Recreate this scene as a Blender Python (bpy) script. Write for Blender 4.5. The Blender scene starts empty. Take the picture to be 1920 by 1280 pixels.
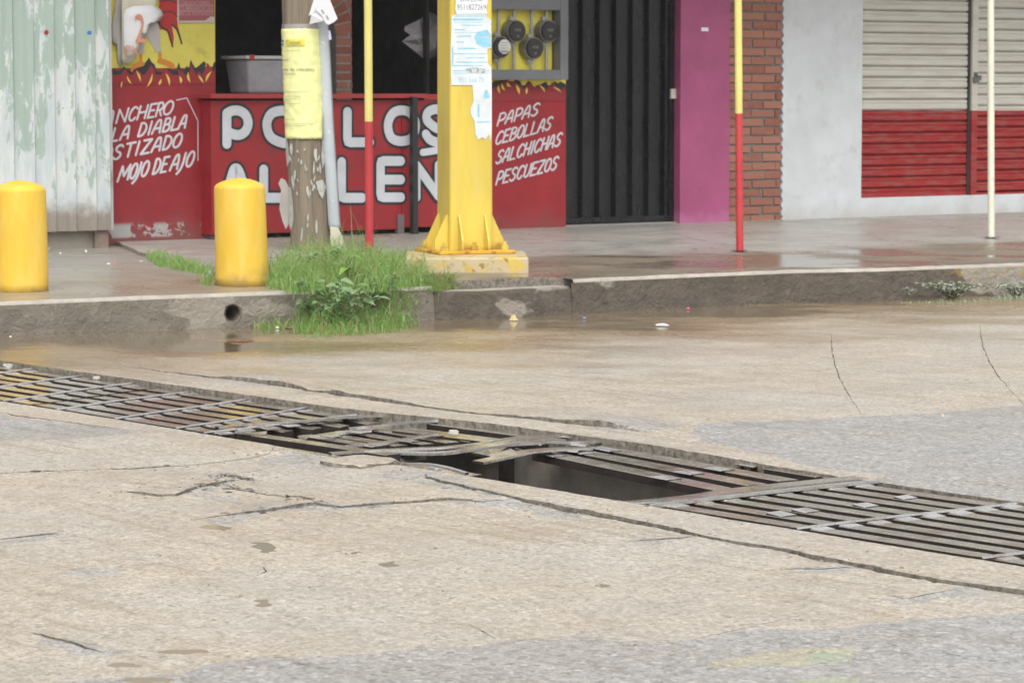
import bpy, bmesh, math, random
import numpy as np
from mathutils import Vector, noise as mnoise
from mathutils.geometry import delaunay_2d_cdt

random.seed(7)
SC = bpy.context.scene
COL = SC.collection

# ------------------------------------------------------------------ camera, sky, sun, exposure
EYE = 1.36                     # camera height over the road
FPX = 5500.0                   # focal length in pixels of the 1920 px wide photograph
PITCH = math.atan(470.0 / FPX)
cam = bpy.data.cameras.new('camera'); cam_o = bpy.data.objects.new('camera', cam); COL.objects.link(cam_o)
cam.sensor_width = 36.0; cam.lens = 36.0 * FPX / 1920.0
cam_o.location = (0, 0, EYE); cam_o.rotation_euler = (math.pi/2 - PITCH, 0, 0)
cam.clip_start = 0.1; cam.clip_end = 2000
cam.dof.use_dof = True; cam.dof.focus_distance = 10.6; cam.dof.aperture_fstop = 11.5
SC.camera = cam_o

SUN_EL, SUN_AZ = math.radians(52), math.radians(172)   # azimuth measured clockwise from +Y
w = bpy.data.worlds.new('World'); SC.world = w; w.use_nodes = True
nt = w.node_tree; bg = nt.nodes['Background']
sky = nt.nodes.new('ShaderNodeTexSky'); sky.sky_type = 'NISHITA'; sky.sun_disc = False
sky.sun_elevation = SUN_EL; sky.sun_rotation = SUN_AZ; sky.air_density = 1.6; sky.dust_density = 4.0
hs = nt.nodes.new('ShaderNodeHueSaturation'); hs.inputs['Saturation'].default_value = 0.16
nt.links.new(sky.outputs[0], hs.inputs['Color']); nt.links.new(hs.outputs[0], bg.inputs['Color'])
bg.inputs['Strength'].default_value = 0.15
sun = bpy.data.lights.new('sun', 'SUN'); sun_o = bpy.data.objects.new('sun', sun); COL.objects.link(sun_o)
sun.energy = 0.75; sun.angle = math.radians(50); sun.color = (1.0, 0.975, 0.94)
sd = Vector((math.sin(SUN_AZ)*math.cos(SUN_EL), math.cos(SUN_AZ)*math.cos(SUN_EL), math.sin(SUN_EL)))
sun_o.rotation_euler = sd.to_track_quat('Z', 'Y').to_euler(); sun_o.location = (0, 0, 12)
SC.view_settings.view_transform = 'Standard'; SC.view_settings.look = 'None'
SC.view_settings.exposure = 0.60; SC.view_settings.gamma = 1.0

# ------------------------------------------------------------------ measuring the photograph
CP, SP = math.cos(PITCH), math.sin(PITCH)
def ray(u, v):
    a = (u-960)/FPX; b = (640-v)/FPX
    return np.array([a, CP+b*SP, -SP+b*CP])
def G(u, v, z=0.0):            # photograph point on the horizontal plane at height z
    d = ray(u, v); t = (z-EYE)/d[2]
    return np.array([t*d[0], t*d[1], z])
def D(u, v, y):                # photograph point at distance y
    d = ray(u, v); t = y/d[1]
    return np.array([t*d[0], y, EYE+t*d[2]])
FA = math.radians(34.5)        # the street front runs off to the right at this angle
FU = np.array([math.cos(FA), math.sin(FA)]); FN = np.array([math.sin(FA), -math.cos(FA)])
FP = np.array([0.43, 23.86])
def plane_pt(u, v, P, ang):
    d = ray(u, v); n = np.array([-math.sin(ang), math.cos(ang)])
    t = (n @ np.asarray(P)[:2])/(n @ d[:2])
    return np.array([0, 0, EYE]) + t*d
def S(u, v, d=0.0):            # photograph point -> (along, height) on the street front, d metres proud of it
    P = FP + d*FN; q = plane_pt(u, v, P, FA)
    return float((q[:2]-P) @ FU), float(q[2])
def F(s, d, z):                # street front frame -> world
    p = FP + s*FU + d*FN
    return (p[0], p[1], z)
def FS(a, b, d): return F(a, d, b)
GA = np.array([0.636, -0.772]); GN = np.array([0.772, 0.636])     # along / across the drain
def T(t, n, z=0.0):
    p = t*GA + n*GN
    return (p[0], p[1], z)
def tn(p): return float(p[0]*GA[0]+p[1]*GA[1]), float(p[0]*GN[0]+p[1]*GN[1])

# ------------------------------------------------------------------ mesh helpers
class MB:
    def __init__(s): s.v = []; s.f = []; s.m = []
    def add(s, vs, fs, mi=0):
        o = len(s.v); s.v += [tuple(map(float, p)) for p in vs]
        s.f += [tuple(i+o for i in f) for f in fs]; s.m += [mi]*len(fs)
def hexa(mb, p, mi=0):         # 8 corners: bottom ring, top ring
    mb.add(p, [(3,2,1,0),(4,5,6,7),(0,1,5,4),(1,2,6,5),(2,3,7,6),(3,0,4,7)], mi)
def fbox(mb, s0, s1, d0, d1, z0, z1, mi=0):
    hexa(mb, [F(s0,d1,z0),F(s1,d1,z0),F(s1,d0,z0),F(s0,d0,z0),F(s0,d1,z1),F(s1,d1,z1),F(s1,d0,z1),F(s0,d0,z1)], mi)
def rbox(mb, c, ang, hx, hy, z0, z1, mi=0):
    u = (math.cos(ang), math.sin(ang)); v = (-u[1], u[0])
    q = [(c[0]+a*hx*u[0]+b*hy*v[0], c[1]+a*hx*u[1]+b*hy*v[1]) for a, b in ((-1,-1),(1,-1),(1,1),(-1,1))]
    hexa(mb, [(x,y,z0) for x,y in q]+[(x,y,z1) for x,y in q], mi)
def tube(mb, p0, p1, r0, r1=None, n=16, cap=True, mi=0):
    r1 = r0 if r1 is None else r1
    a = Vector(p0); b = Vector(p1); d = (b-a).normalized()
    x = d.orthogonal().normalized(); y = d.cross(x)
    vs = []
    for c, r in ((a, r0), (b, r1)):
        for i in range(n):
            t = 2*math.pi*i/n; vs.append(c + x*(r*math.cos(t)) + y*(r*math.sin(t)))
    fs = [(i, (i+1)%n, n+(i+1)%n, n+i) for i in range(n)]
    if cap: fs += [tuple(range(n-1,-1,-1)), tuple(range(n, 2*n))]
    mb.add(vs, fs, mi)
def lathe(mb, c, prof, n=32, sx=1.0, jit=0.0, mi=0):   # prof: (radius, z) from bottom to top
    vs = []; fs = []
    for j, (r, z) in enumerate(prof):
        for i in range(n):
            t = 2*math.pi*i/n; rr = r*(1+jit*mnoise.noise(Vector((math.cos(t)*1.5, math.sin(t)*1.5, z*5+c[0]*9))))
            vs.append((c[0]+rr*math.cos(t)*sx, c[1]+rr*math.sin(t), c[2]+z))
    for j in range(len(prof)-1):
        for i in range(n): fs.append((j*n+i, j*n+(i+1)%n, (j+1)*n+(i+1)%n, (j+1)*n+i))
    fs += [tuple(range(n-1,-1,-1)), tuple(range((len(prof)-1)*n, len(prof)*n))]
    mb.add(vs, fs, mi)
def fpoly(mb, pts, d0, d1, mi=0):   # outline on the street front, between d0 and d1
    a = sum(pts[i][0]*pts[(i+1)%len(pts)][1]-pts[(i+1)%len(pts)][0]*pts[i][1] for i in range(len(pts)))
    if a < 0: pts = pts[::-1]
    n = len(pts)
    vs = [F(s,d0,z) for s,z in pts]+[F(s,d1,z) for s,z in pts]
    mb.add(vs, [tuple(range(n, 2*n))]+[(i,(i+1)%n,n+(i+1)%n,n+i) for i in range(n)], mi)
def resample(pts, step):
    out = [np.array(pts[0], float)]
    for a, b in zip(pts[:-1], pts[1:]):
        a = np.array(a, float); b = np.array(b, float); k = max(1, int(np.linalg.norm(b-a)/step))
        for i in range(1, k+1): out.append(a+(b-a)*i/k)
    return out
def smooth(pts, k=6, closed=False):
    p = [np.array(q, float) for q in pts]; n = len(p); out = []
    for i in range(n if closed else n-1):
        if closed: a, b, c, d = p[i-1], p[i], p[(i+1)%n], p[(i+2)%n]
        else: a, b, c, d = p[max(i-1,0)], p[i], p[i+1], p[min(i+2,n-1)]
        for j in range(k):
            t = j/k
            out.append(0.5*((2*b)+(c-a)*t+(2*a-5*b+4*c-d)*t*t+(3*b-a-3*c+d)*t**3))
    if not closed: out.append(p[-1])
    return out
def stroke(mb, pts, wd, mapf, d0, d1, closed=False, mi=0):
    """A flat brush stroke of width wd along 2D pts; mapf(a, b, d) places it."""
    p = []
    for q in pts:
        q = np.array(q, float)
        if not p or np.linalg.norm(q-p[-1]) > 1e-4: p.append(q)
    n = len(p)
    if n < 2: return
    h = wd/2; L = []; R = []
    for i in range(n):
        if closed: a, b = p[i-1], p[(i+1)%n]
        else: a, b = p[max(i-1,0)], p[min(i+1,n-1)]
        d1_ = (p[i]-a); d2_ = (b-p[i])
        if np.linalg.norm(d1_) < 1e-9: d1_ = d2_
        if np.linalg.norm(d2_) < 1e-9: d2_ = d1_
        d1_ = d1_/np.linalg.norm(d1_); d2_ = d2_/np.linalg.norm(d2_)
        t = d1_+d2_; t = t/max(1e-6, np.linalg.norm(t)); nn = np.array([-t[1], t[0]])
        m = 1/max(0.55, abs(nn @ np.array([-d1_[1], d1_[0]])))
        L.append(p[i]+nn*h*m); R.append(p[i]-nn*h*m)
    vs = [mapf(q[0],q[1],d1) for q in L]+[mapf(q[0],q[1],d1) for q in R]
    vs += [mapf(q[0],q[1],d0) for q in L]+[mapf(q[0],q[1],d0) for q in R]
    fs = []
    for i in range(n if closed else n-1):
        j = (i+1)%n
        fs += [(i, n+i, n+j, j), (2*n+i, i, j, 2*n+j), (n+i, 3*n+i, 3*n+j, n+j)]
    mb.add(vs, fs, mi)
    if not closed:
        for c, tip, sg in ((p[0], p[0]-p[1], 1), (p[-1], p[-1]-p[-2], 1)):
            a0 = math.atan2(tip[1], tip[0]); K = 8
            arc = [c+h*np.array([math.cos(a0-math.pi/2+math.pi*k/K), math.sin(a0-math.pi/2+math.pi*k/K)]) for k in range(K+1)]
            vs = [mapf(q[0],q[1],d1) for q in arc]+[mapf(q[0],q[1],d0) for q in arc]
            mb.add(vs, [tuple(range(K+1))]+[(k+1,k,K+1+k,K+2+k) for k in range(K)], mi)

ORG = {}
def obj(name, mb, mats, parent=None, smooth_sh=False, bevel=0, origin=None):
    me = bpy.data.meshes.new(name)
    o3 = np.array(ORG[parent.name] if parent else (origin if origin is not None else (0,0,0)), float)
    me.from_pydata([tuple(np.array(p)-o3) for p in mb.v], [], mb.f); me.update()
    mats = mats if isinstance(mats, (list, tuple)) else [mats]
    for m in mats: me.materials.append(m)
    if any(mb.m):
        me.polygons.foreach_set('material_index', mb.m)
    o = bpy.data.objects.new(name, me); COL.objects.link(o)
    if parent: o.parent = parent
    else: o.location = tuple(o3)
    ORG[o.name] = o3
    if smooth_sh:
        me.polygons.foreach_set('use_smooth', [True]*len(me.polygons))
    if bevel:
        b = o.modifiers.new('bevel', 'BEVEL'); b.width = bevel; b.segments = 2; b.limit_method = 'ANGLE'
    return o
def tag(o, label, cat, group=None):
    o['label'] = label; o['category'] = cat
    if group: o['group'] = group
    return o
def thing(name, loc, label, cat, group=None):
    o = bpy.data.objects.new(name, None); COL.objects.link(o); o.location = tuple(map(float, loc)); o.empty_display_size = .2
    ORG[o.name] = np.array(loc, float); return tag(o, label, cat, group)
def struct(name, mb, mats, **k):
    o = obj(name, mb, mats, **k); o['kind'] = 'structure'
    if len(mats) > 1: o.data.polygons.foreach_set('use_smooth', [m_ == 1 for m_ in (mb.m or [0]*len(mb.f))])
    return o
def text_mb(txt, mapf, size=1.0, bold=0.0, mi=0, shear=0.0, sx=1.0):
    cu = bpy.data.curves.new('t', 'FONT'); cu.body = txt; cu.size = size; cu.offset = bold; cu.shear = shear; cu.resolution_u = 3
    o = bpy.data.objects.new('t', cu); COL.objects.link(o); bpy.context.view_layer.update()
    me = bpy.data.meshes.new_from_object(o.evaluated_get(bpy.context.evaluated_depsgraph_get()))
    mb = MB(); mb.add([mapf(v.co.x*sx, v.co.y, 0) for v in me.vertices], [tuple(p.vertices) for p in me.polygons], mi)
    bpy.data.objects.remove(o); bpy.data.curves.remove(cu); bpy.data.meshes.remove(me)
    return mb
def join(mb, other):
    mb.add(other.v, other.f, 0)

# ------------------------------------------------------------------ materials
class NB:
    def __init__(s, name):
        s.m = bpy.data.materials.new(name); s.m.use_nodes = True; s.t = s.m.node_tree
        s.b = s.t.nodes['Principled BSDF']; s.g = s.t.nodes.new('ShaderNodeNewGeometry')
    def n(s, k): return s.t.nodes.new('ShaderNode'+k)
    def l(s, a, b): s.t.links.new(a, b)
    def setv(s, sock, v):
        if hasattr(v, 'node'): s.l(v, sock)
        else:
            if isinstance(v, (tuple, list)) and len(v) == 3 and sock.type == 'RGBA': v = (*v, 1)
            sock.default_value = v
    def pos(s, sc=(1,1,1), rot=0.0):
        m = s.n('Mapping'); s.l(s.g.outputs['Position'], m.inputs[0]); m.inputs['Scale'].default_value = sc; m.inputs['Rotation'].default_value = (0,0,rot); return m.outputs[0]
    def noise(s, scale, det=3, rough=.55, vec=None, dist=0.0):
        n = s.n('TexNoise'); s.l(vec if vec else s.g.outputs['Position'], n.inputs['Vector'])
        n.inputs['Scale'].default_value = scale; n.inputs['Detail'].default_value = det; n.inputs['Roughness'].default_value = rough; n.inputs['Distortion'].default_value = dist
        return n.outputs['Fac']
    def voro(s, scale, out='Color', vec=None, feat='F1'):
        n = s.n('TexVoronoi'); n.feature = feat; s.l(vec if vec else s.g.outputs['Position'], n.inputs['Vector']); n.inputs['Scale'].default_value = scale
        return n.outputs[out]
    def ramp(s, x, lo, hi, a=0.0, b=1.0):
        n = s.n('MapRange'); n.interpolation_type = 'SMOOTHSTEP'; s.setv(n.inputs[0], x)
        for i, v in enumerate((lo, hi, a, b)): n.inputs[i+1].default_value = v
        return n.outputs[0]
    def mix(s, f, a, b, mode='MIX'):
        n = s.n('Mix'); n.data_type = 'RGBA'; n.blend_type = mode
        s.setv(n.inputs[0], f); s.setv(n.inputs[6], a); s.setv(n.inputs[7], b); return n.outputs[2]
    def math(s, op, a, b=0.0, c=None):
        n = s.n('Math'); n.operation = op; s.setv(n.inputs[0], a); s.setv(n.inputs[1], b)
        if c is not None: s.setv(n.inputs[2], c)
        return n.outputs[0]
    def dot(s, v):
        n = s.n('VectorMath'); n.operation = 'DOT_PRODUCT'; s.l(s.g.outputs['Position'], n.inputs[0]); n.inputs[1].default_value = v; return n.outputs['Value']
    def z(s):
        n = s.n('SeparateXYZ'); s.l(s.g.outputs['Position'], n.inputs[0]); return n.outputs[2]
    def bump(s, h, strength=.4, dist=.01):
        n = s.n('Bump'); n.inputs['Strength'].default_value = strength; n.inputs['Distance'].default_value = dist
        s.l(h, n.inputs['Height']); s.l(n.outputs[0], s.b.inputs['Normal'])
    def out(s, col, rough=.6, metal=0.0, spec=.5):
        s.setv(s.b.inputs['Base Color'], col); s.setv(s.b.inputs['Roughness'], rough); s.setv(s.b.inputs['Metallic'], metal)
        s.b.inputs['Specular IOR Level'].default_value = spec
        return s.m
def scale_col(c, k): return tuple(min(1, x*k) for x in c)

def paint(name, col, var=.12, peel=None, dirt=None, dirt_amt=(.55,.75), chip=None, chip_at=(.68,.72), chip_sc=14, stretch=(1,1,1), rough=.45, bump=.15, metal=0.0, nsc=3.0, low=None, lowz=(.2,.6)):
    q = NB(name); v = q.pos(stretch)
    c = q.mix(q.ramp(q.noise(nsc, 5, .6, v), .3, .7), scale_col(col, 1-var), scale_col(col, 1+var))
    if dirt: c = q.mix(q.ramp(q.noise(nsc*1.7+.3, 6, .65, v), dirt_amt[0], dirt_amt[1], 0, .8), c, dirt)
    if low:  # splash-stained foot
        zz = q.math('ADD', q.z(), q.math('MULTIPLY', q.noise(5, 4), .35)); c = q.mix(q.ramp(zz, lowz[0]+.17, lowz[1]+.17, .75, 0), c, low)
    if peel:
        zz = q.z(); pm = q.math('MULTIPLY', q.ramp(q.noise(5.5, 6, .68), .50, .53), q.math('MULTIPLY', q.ramp(zz, .27, .29), q.ramp(zz, .36, .40, 1, 0))); c = q.mix(pm, c, peel)
    if chip:
        c = q.mix(q.ramp(q.noise(chip_sc, 6, .62, v), chip_at[0], chip_at[1]), c, chip)
    q.bump(q.noise(60, 4, .6, v), bump, .004)
    return q.out(c, q.ramp(q.noise(9, 4, .6, v), .2, .8, rough*.8, min(1, rough*1.25)), metal)

KN = (-0.492, 0.870, 0.0)      # across the kerb; the kerb foot lies at 15.39
def ground_mat(name, a, b, c2, wet_shift=0.0, wet_max=1.0, speck=.26, grain=1.0):
    q = NB(name)
    big = q.noise(.9, 4, .55); mid = q.noise(5.5, 5, .62)
    col = q.mix(q.ramp(mid, .3, .72), a, b)
    col = q.mix(q.ramp(big, .40, .66, 0, .9), col, c2)
    col = q.mix(q.ramp(q.noise(2.3, 6, .7, q.pos((1,1.8,1), .5)), .52, .72, 0, .45), col, (a[0]*.82, a[1]*.70, a[2]*.52))
    cx = q.n('CombineXYZ'); q.l(q.dot((.636,-.772,0)), cx.inputs[0]); q.l(q.math('MULTIPLY', q.dot((.772,.636,0)), 16.0), cx.inputs[1])
    col = q.mix(q.math('MULTIPLY', q.ramp(q.noise(1.1, 5, .65, cx.outputs[0]), .46, .66), q.ramp(q.noise(.7, 3), .4, .6, .15, .75)), col, (a[0]*.72, a[1]*.68, a[2]*.62))
    vs = q.n('SeparateColor'); q.l(q.voro(165*grain), vs.inputs[0])
    v2 = q.n('SeparateColor'); q.l(q.voro(72*grain), v2.inputs[0])
    spk = q.ramp(vs.outputs[0], .0, 1.0, 1-speck*.7, 1+speck*.7)
    spk2 = q.ramp(v2.outputs[1], 0, 1.0, 1-speck*.55, 1+speck*.5)
    spk3 = q.ramp(q.noise(42*grain, 5, .75), .3, .7, 1-speck*.35, 1+speck*.3)
    sm = q.math('MULTIPLY', q.math('MULTIPLY', spk, spk2), spk3)
    gr = q.n('CombineColor'); [q.l(sm, gr.inputs[i]) for i in range(3)]
    col = q.mix(1.0, col, gr.outputs[0], 'MULTIPLY')
    peb = q.ramp(v2.outputs[0], .95, .965, 0, .4); col = q.mix(peb, col, (.66,.63,.58))
    pebd = q.ramp(v2.outputs[2], .965, .975, 0, .5); col = q.mix(pebd, col, scale_col(c2, .3))
    dark = q.ramp(q.noise(22*grain, 6, .72), .67, .76, 0, .4)
    col = q.mix(dark, col, scale_col(c2, .42))
    m = q.dot(KN); left = q.dot((-.16, 0, 0))
    wn = q.math('MULTIPLY', q.math('SUBTRACT', q.noise(.75, 5, .6, q.pos((1,1.6,1))), .5), 5.5)
    wm = q.math('ADD', q.math('ADD', m, left), wn)
    wet = q.ramp(wm, 12.2+wet_shift, 14.6+wet_shift, 0, wet_max)
    pud = q.ramp(wm, 14.3+wet_shift, 15.0+wet_shift, 0, wet_max)
    col = q.mix(wet, col, q.mix(1.0, col, (.64,.53,.38), 'MULTIPLY'))
    col = q.mix(q.math('MULTIPLY', pud, .6), col, (.125,.098,.064))
    damp = q.ramp(q.noise(1.6, 5, .65), .4, .62, .34, .62)
    r = q.mix(wet, damp, (.22,.22,.22)); rr = q.mix(pud, r, (.07,.07,.07))
    q.l(rr, q.b.inputs['Roughness'])
    h = q.math('ADD', q.math('MULTIPLY', q.noise(110*grain, 3, .6), .6), q.math('MULTIPLY', q.noise(60, 5, .65), 1.0))
    h = q.math('MULTIPLY', h, q.ramp(q.math('ADD', q.math('MULTIPLY', pud, .72), q.math('MULTIPLY', wet, .24)), 0, 1, 1, .0))
    q.bump(h, .55, .007)
    q.setv(q.b.inputs['Base Color'], col); q.b.inputs['Specular IOR Level'].default_value = .4
    return q.m
M_road = ground_mat('wet tan concrete', (.46,.402,.324), (.388,.338,.27), (.42,.388,.335))
M_asph = ground_mat('grey asphalt', (.355,.345,.328), (.30,.293,.28), (.345,.322,.292), wet_shift=4, speck=.30, grain=.9)
M_spall = ground_mat('spalled grey concrete', (.40,.385,.36), (.32,.305,.275), (.35,.33,.295), wet_shift=4, speck=.34, grain=1.0)
def rough_mat(name, a, b, rough=.8, sc=18, bump=.9, c3=None):
    q = NB(name)
    c = q.mix(q.ramp(q.noise(sc, 6, .7), .32, .68), a, b)
    if c3: c = q.mix(q.ramp(q.noise(sc*2.6, 3, .7), .62, .7), c, c3)
    q.bump(q.noise(sc*3, 6, .75), bump, .015)
    return q.out(c, rough)
M_break = rough_mat('broken concrete edge', (.15,.13,.105), (.42,.375,.31), .75, 38, 1.0, (.52,.48,.42))
M_dirt = rough_mat('wet grit', (.10,.085,.065), (.2,.17,.13), .6, 25)
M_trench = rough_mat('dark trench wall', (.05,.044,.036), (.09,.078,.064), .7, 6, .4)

def pav_mat(name, dry, dry2, wetc, wet_lo, wet_hi, rw=(.12,.34)):
    q = NB(name); m = q.dot(KN)
    col = q.mix(q.ramp(q.noise(2.2, 5, .6), .3, .7), dry, dry2)
    gsp = q.ramp(q.noise(70, 4, .7), .2, .8, .82, 1.18)
    gr = q.n('CombineColor'); [q.l(gsp, gr.inputs[i]) for i in range(3)]
    col = q.mix(1.0, col, gr.outputs[0], 'MULTIPLY')
    wn = q.math('MULTIPLY', q.math('SUBTRACT', q.noise(.9, 4, .6, q.pos((1,1.5,1))), .5), 1.8)
    wm = q.math('ADD', m, wn); wet = q.ramp(wm, wet_lo, wet_hi, 1, 0)
    wc = q.mix(q.ramp(q.noise(1.7, 5, .6), .35, .65), wetc, scale_col(wetc, 1.35))
    col = q.mix(wet, col, wc)
    col = q.mix(q.ramp(q.noise(3.3, 6, .7), .62, .74, 0, .45), col, scale_col(wetc, .8))
    rwet = q.ramp(q.noise(1.15, 4, .55), .40, .60, rw[0], rw[1])
    q.l(q.mix(wet, q.ramp(q.noise(3, 4), .3, .7, .26, .5), rwet), q.b.inputs['Roughness'])
    h = q.math('MULTIPLY', q.noise(80, 4, .6), q.ramp(wet, 0, 1, 1, .3)); q.bump(h, .35, .004)
    q.setv(q.b.inputs['Base Color'], col); return q.m
M_pav = pav_mat('wet grey pavement', (.365,.35,.315), (.30,.285,.255), (.165,.135,.10), 17.0, 17.5, (.13,.5))
M_pavL = pav_mat('muddy pavement', (.29,.27,.235), (.24,.22,.185), (.24,.20,.15), 16.2, 18.6, (.24,.42))

def kerb_mat(nm, ka, kb):
    q = NB(nm)
    c = q.mix(q.ramp(q.noise(6, 6, .65), .3, .7), ka, kb)
    pm = q.ramp(q.noise(1.15, 5, .55, q.pos((1,1,2.2))), .575, .60)
    c = q.mix(pm, c, q.mix(q.noise(12, 4), (.30,.265,.215), (.37,.335,.28)))
    c = q.mix(q.ramp(q.noise(24, 5, .7), .63, .7, 0, .7), c, (.08,.066,.052))
    xx = q.dot((1,0,0)); ym = q.math('MULTIPLY', q.math('MULTIPLY', q.ramp(xx, 2.75, 3.2), q.ramp(q.z(), .12, .16)), q.ramp(q.noise(13, 6, .7), .52, .57)); c = q.mix(ym, c, (.50,.33,.06))
    q.bump(q.math('ADD', q.noise(26, 6, .75), q.math('MULTIPLY', q.noise(7, 5, .65), 1.6)), 1.0, .03)
    return q.out(c, q.ramp(pm, 0, 1, .42, .7))
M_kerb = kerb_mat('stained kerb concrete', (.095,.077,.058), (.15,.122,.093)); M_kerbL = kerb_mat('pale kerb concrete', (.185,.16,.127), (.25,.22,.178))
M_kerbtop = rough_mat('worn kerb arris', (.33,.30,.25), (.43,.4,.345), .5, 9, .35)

def corr_mat():
    q = NB('peeling green and white sheet')
    v = q.pos((1,1,.33)); n1 = q.math('ADD', q.math('MULTIPLY', q.noise(6.5, 8, .66, v, .5), .6), q.math('MULTIPLY', q.noise(15, 8, .68, v, .8), .4))
    zz = q.z()
    n1 = q.math('ADD', n1, q.math('MULTIPLY', q.math('SUBTRACT', 1.5, zz), .10))
    wt = q.mix(q.ramp(q.noise(7, 5, .6, v), .35, .65), (.45,.50,.52), (.58,.60,.585))
    wt = q.mix(q.ramp(q.noise(11, 5, .65, q.pos((1,1,.2))), .6, .68, 0, .35), wt, (.42,.60,.56))
    c = q.mix(q.ramp(n1, .50, .522), q.mix(q.noise(3, 4), (.29,.37,.325), (.36,.435,.39)), wt)
    c = q.mix(q.ramp(q.noise(16, 7, .7, v), .69, .73), c, (.13,.13,.13))
    zl = q.math('ADD', zz, q.math('MULTIPLY', q.noise(7, 5, .65), .3))
    c = q.mix(q.ramp(zl, .60, .74, .8, 0), c, (.20,.15,.105))
    q.bump(n1, .1, .003)
    return q.out(c, .55)
M_corr = corr_mat()

def shutter_mat():
    q = NB('white over red shutter paint')
    zz = q.math('ADD', q.z(), q.math('MULTIPLY', q.math('SUBTRACT', q.noise(1.2, 2), .5), .03))
    v = q.pos((1,1,6))
    wt = q.mix(q.ramp(q.noise(3, 5, .6, v), .3, .7), (.50,.475,.41), (.58,.56,.50))
    rd = q.mix(q.ramp(q.noise(3, 5, .6, v), .3, .7), (.27,.008,.010), (.34,.018,.015))
    rd = q.mix(q.ramp(q.noise(6, 5, .65, v), .42, .68, 0, .65), rd, (.25,.095,.085))
    c = q.mix(q.ramp(zz, 1.178, 1.184), rd, wt)
    c = q.mix(q.ramp(q.noise(9, 6, .7, v), .685, .71), c, (.07,.065,.06))
    return q.out(c, .38)
M_shut = shutter_mat()

M_red = paint('red wall paint', (.255,.016,.022), .12, peel=(.34,.33,.32), dirt=(.20,.035,.03), dirt_amt=(.55,.8), rough=.5, low=(.16,.07,.06), lowz=(.22,.5), chip=(.33,.32,.31), chip_at=(.735,.75))
M_red2 = paint('red wall paint with scuffs', (.29,.013,.019), .14, dirt=(.20,.028,.03), dirt_amt=(.55,.8), rough=.5, low=(.20,.05,.045), lowz=(.22,.45), chip=(.5,.12,.03), chip_at=(.74,.76), chip_sc=8)
M_redpanel = paint('red counter paint', (.285,.015,.02), .12, dirt=(.18,.028,.03), rough=.42)
M_yellow_wall = paint('mustard mural paint', (.58,.51,.09), .1, dirt=(.36,.28,.06), rough=.5)
M_black = paint('black letter paint', (.022,.022,.026), .2, rough=.45)
M_white = paint('white letter paint', (.55,.57,.61), .08, dirt=(.50,.48,.48), dirt_amt=(.5,.75), rough=.5, chip=(.36,.10,.10), chip_at=(.74,.76), chip_sc=20)
M_flame_y = paint('yellow flame paint', (.70,.55,.09), .1, rough=.5)
M_orange = paint('orange bird foot paint', (.52,.19,.02), .12, rough=.5)
M_birdgrey = paint('grey bird plumage paint', (.40,.37,.36), .1, rough=.5)
M_mred = paint('bright mural red', (.36,.02,.02), .12, rough=.5)
M_yel = paint('yellow road paint', (.72,.46,.045), .07, dirt=(.73,.52,.12), dirt_amt=(.42,.72), rough=.6, stretch=(1,1,.3), nsc=6, bump=.35, chip=(.42,.30,.08), chip_at=(.70,.73), chip_sc=9, low=(.34,.24,.08), lowz=(.185,.30))
M_ypole = paint('yellow steel pole paint', (.62,.47,.075), .1, dirt=(.56,.46,.17), dirt_amt=(.5,.75), rough=.45, stretch=(1,1,.25), nsc=5, low=(.24,.11,.02), lowz=(.315,.385), chip=(.56,.5,.42), chip_at=(.695,.715), chip_sc=10)
M_yrust = paint('rusty yellow plate', (.62,.33,.02), .2, dirt=(.16,.06,.015), dirt_amt=(.48,.66), rough=.5, nsc=7)
M_yplinth = paint('worn yellow concrete', (.52,.38,.09), .15, dirt=(.46,.40,.29), dirt_amt=(.36,.5), chip=(.30,.19,.06), chip_at=(.56,.62), chip_sc=9, rough=.7, bump=.5, nsc=5)
M_ppink = paint('magenta pillar paint', (.34,.072,.17), .1, dirt=(.24,.06,.125), rough=.5, low=(.42,.14,.27), lowz=(.25,.4), chip=(.5,.42,.44), chip_at=(.76,.775), chip_sc=18)
M_door = paint('black sheet door paint', (.008,.008,.010), .25, dirt=(.016,.016,.018), rough=.28, stretch=(1,1,.3), chip=(.16,.16,.16), chip_at=(.77,.79), chip_sc=20)
M_wht_wall = paint('white plaster', (.565,.59,.61), .06, dirt=(.44,.43,.41), dirt_amt=(.52,.8), rough=.7, low=(.44,.42,.38), lowz=(.2,.42), chip=(.33,.31,.29), chip_at=(.745,.765), chip_sc=13, bump=.3)
M_grey_frame = paint('grey steel frame paint', (.16,.165,.18), .1, rough=.4, dirt=(.12,.12,.12))
M_meter = paint('dark meter glass', (.035,.033,.032), .3, rough=.15)
M_meter_rim = paint('meter rim metal', (.22,.22,.21), .15, rough=.35, metal=.4)
M_label = paint('meter white label', (.62,.62,.6), .1, rough=.5)
M_conduit = paint('galvanised pipe', (.36,.37,.38), .12, rough=.4, metal=.3)
M_dark = paint('shade-dark interior', (.06,.058,.054), .3, rough=.8)  # deep interior shade put into the dark wall colour
M_ppost_r = paint('red post paint', (.50,.045,.055), .1, dirt=(.42,.07,.06), rough=.32, chip=(.45,.3,.08), chip_at=(.7,.73), chip_sc=30)
M_ppost_y = paint('yellow post paint', (.70,.62,.20), .06, dirt=(.62,.55,.2), rough=.32)
M_ppost_w = paint('cream post paint', (.66,.66,.54), .06, dirt=(.5,.48,.36), rough=.32, chip=(.12,.11,.1), chip_at=(.7,.72), chip_sc=28)
M_postblk = paint('black post paint', (.02,.02,.022), .2, rough=.4)
M_paper_y = paint('yellow notice paper', (.80,.80,.37), .06, rough=.6)
M_paper_w = paint('white paper', (.72,.73,.76), .05, rough=.6)
M_paper_c = paint('cream torn paper', (.56,.53,.43), .08, dirt=(.48,.42,.28), rough=.65)
M_paper_g = paint('grey tape', (.36,.34,.33), .08, rough=.45)
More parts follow.
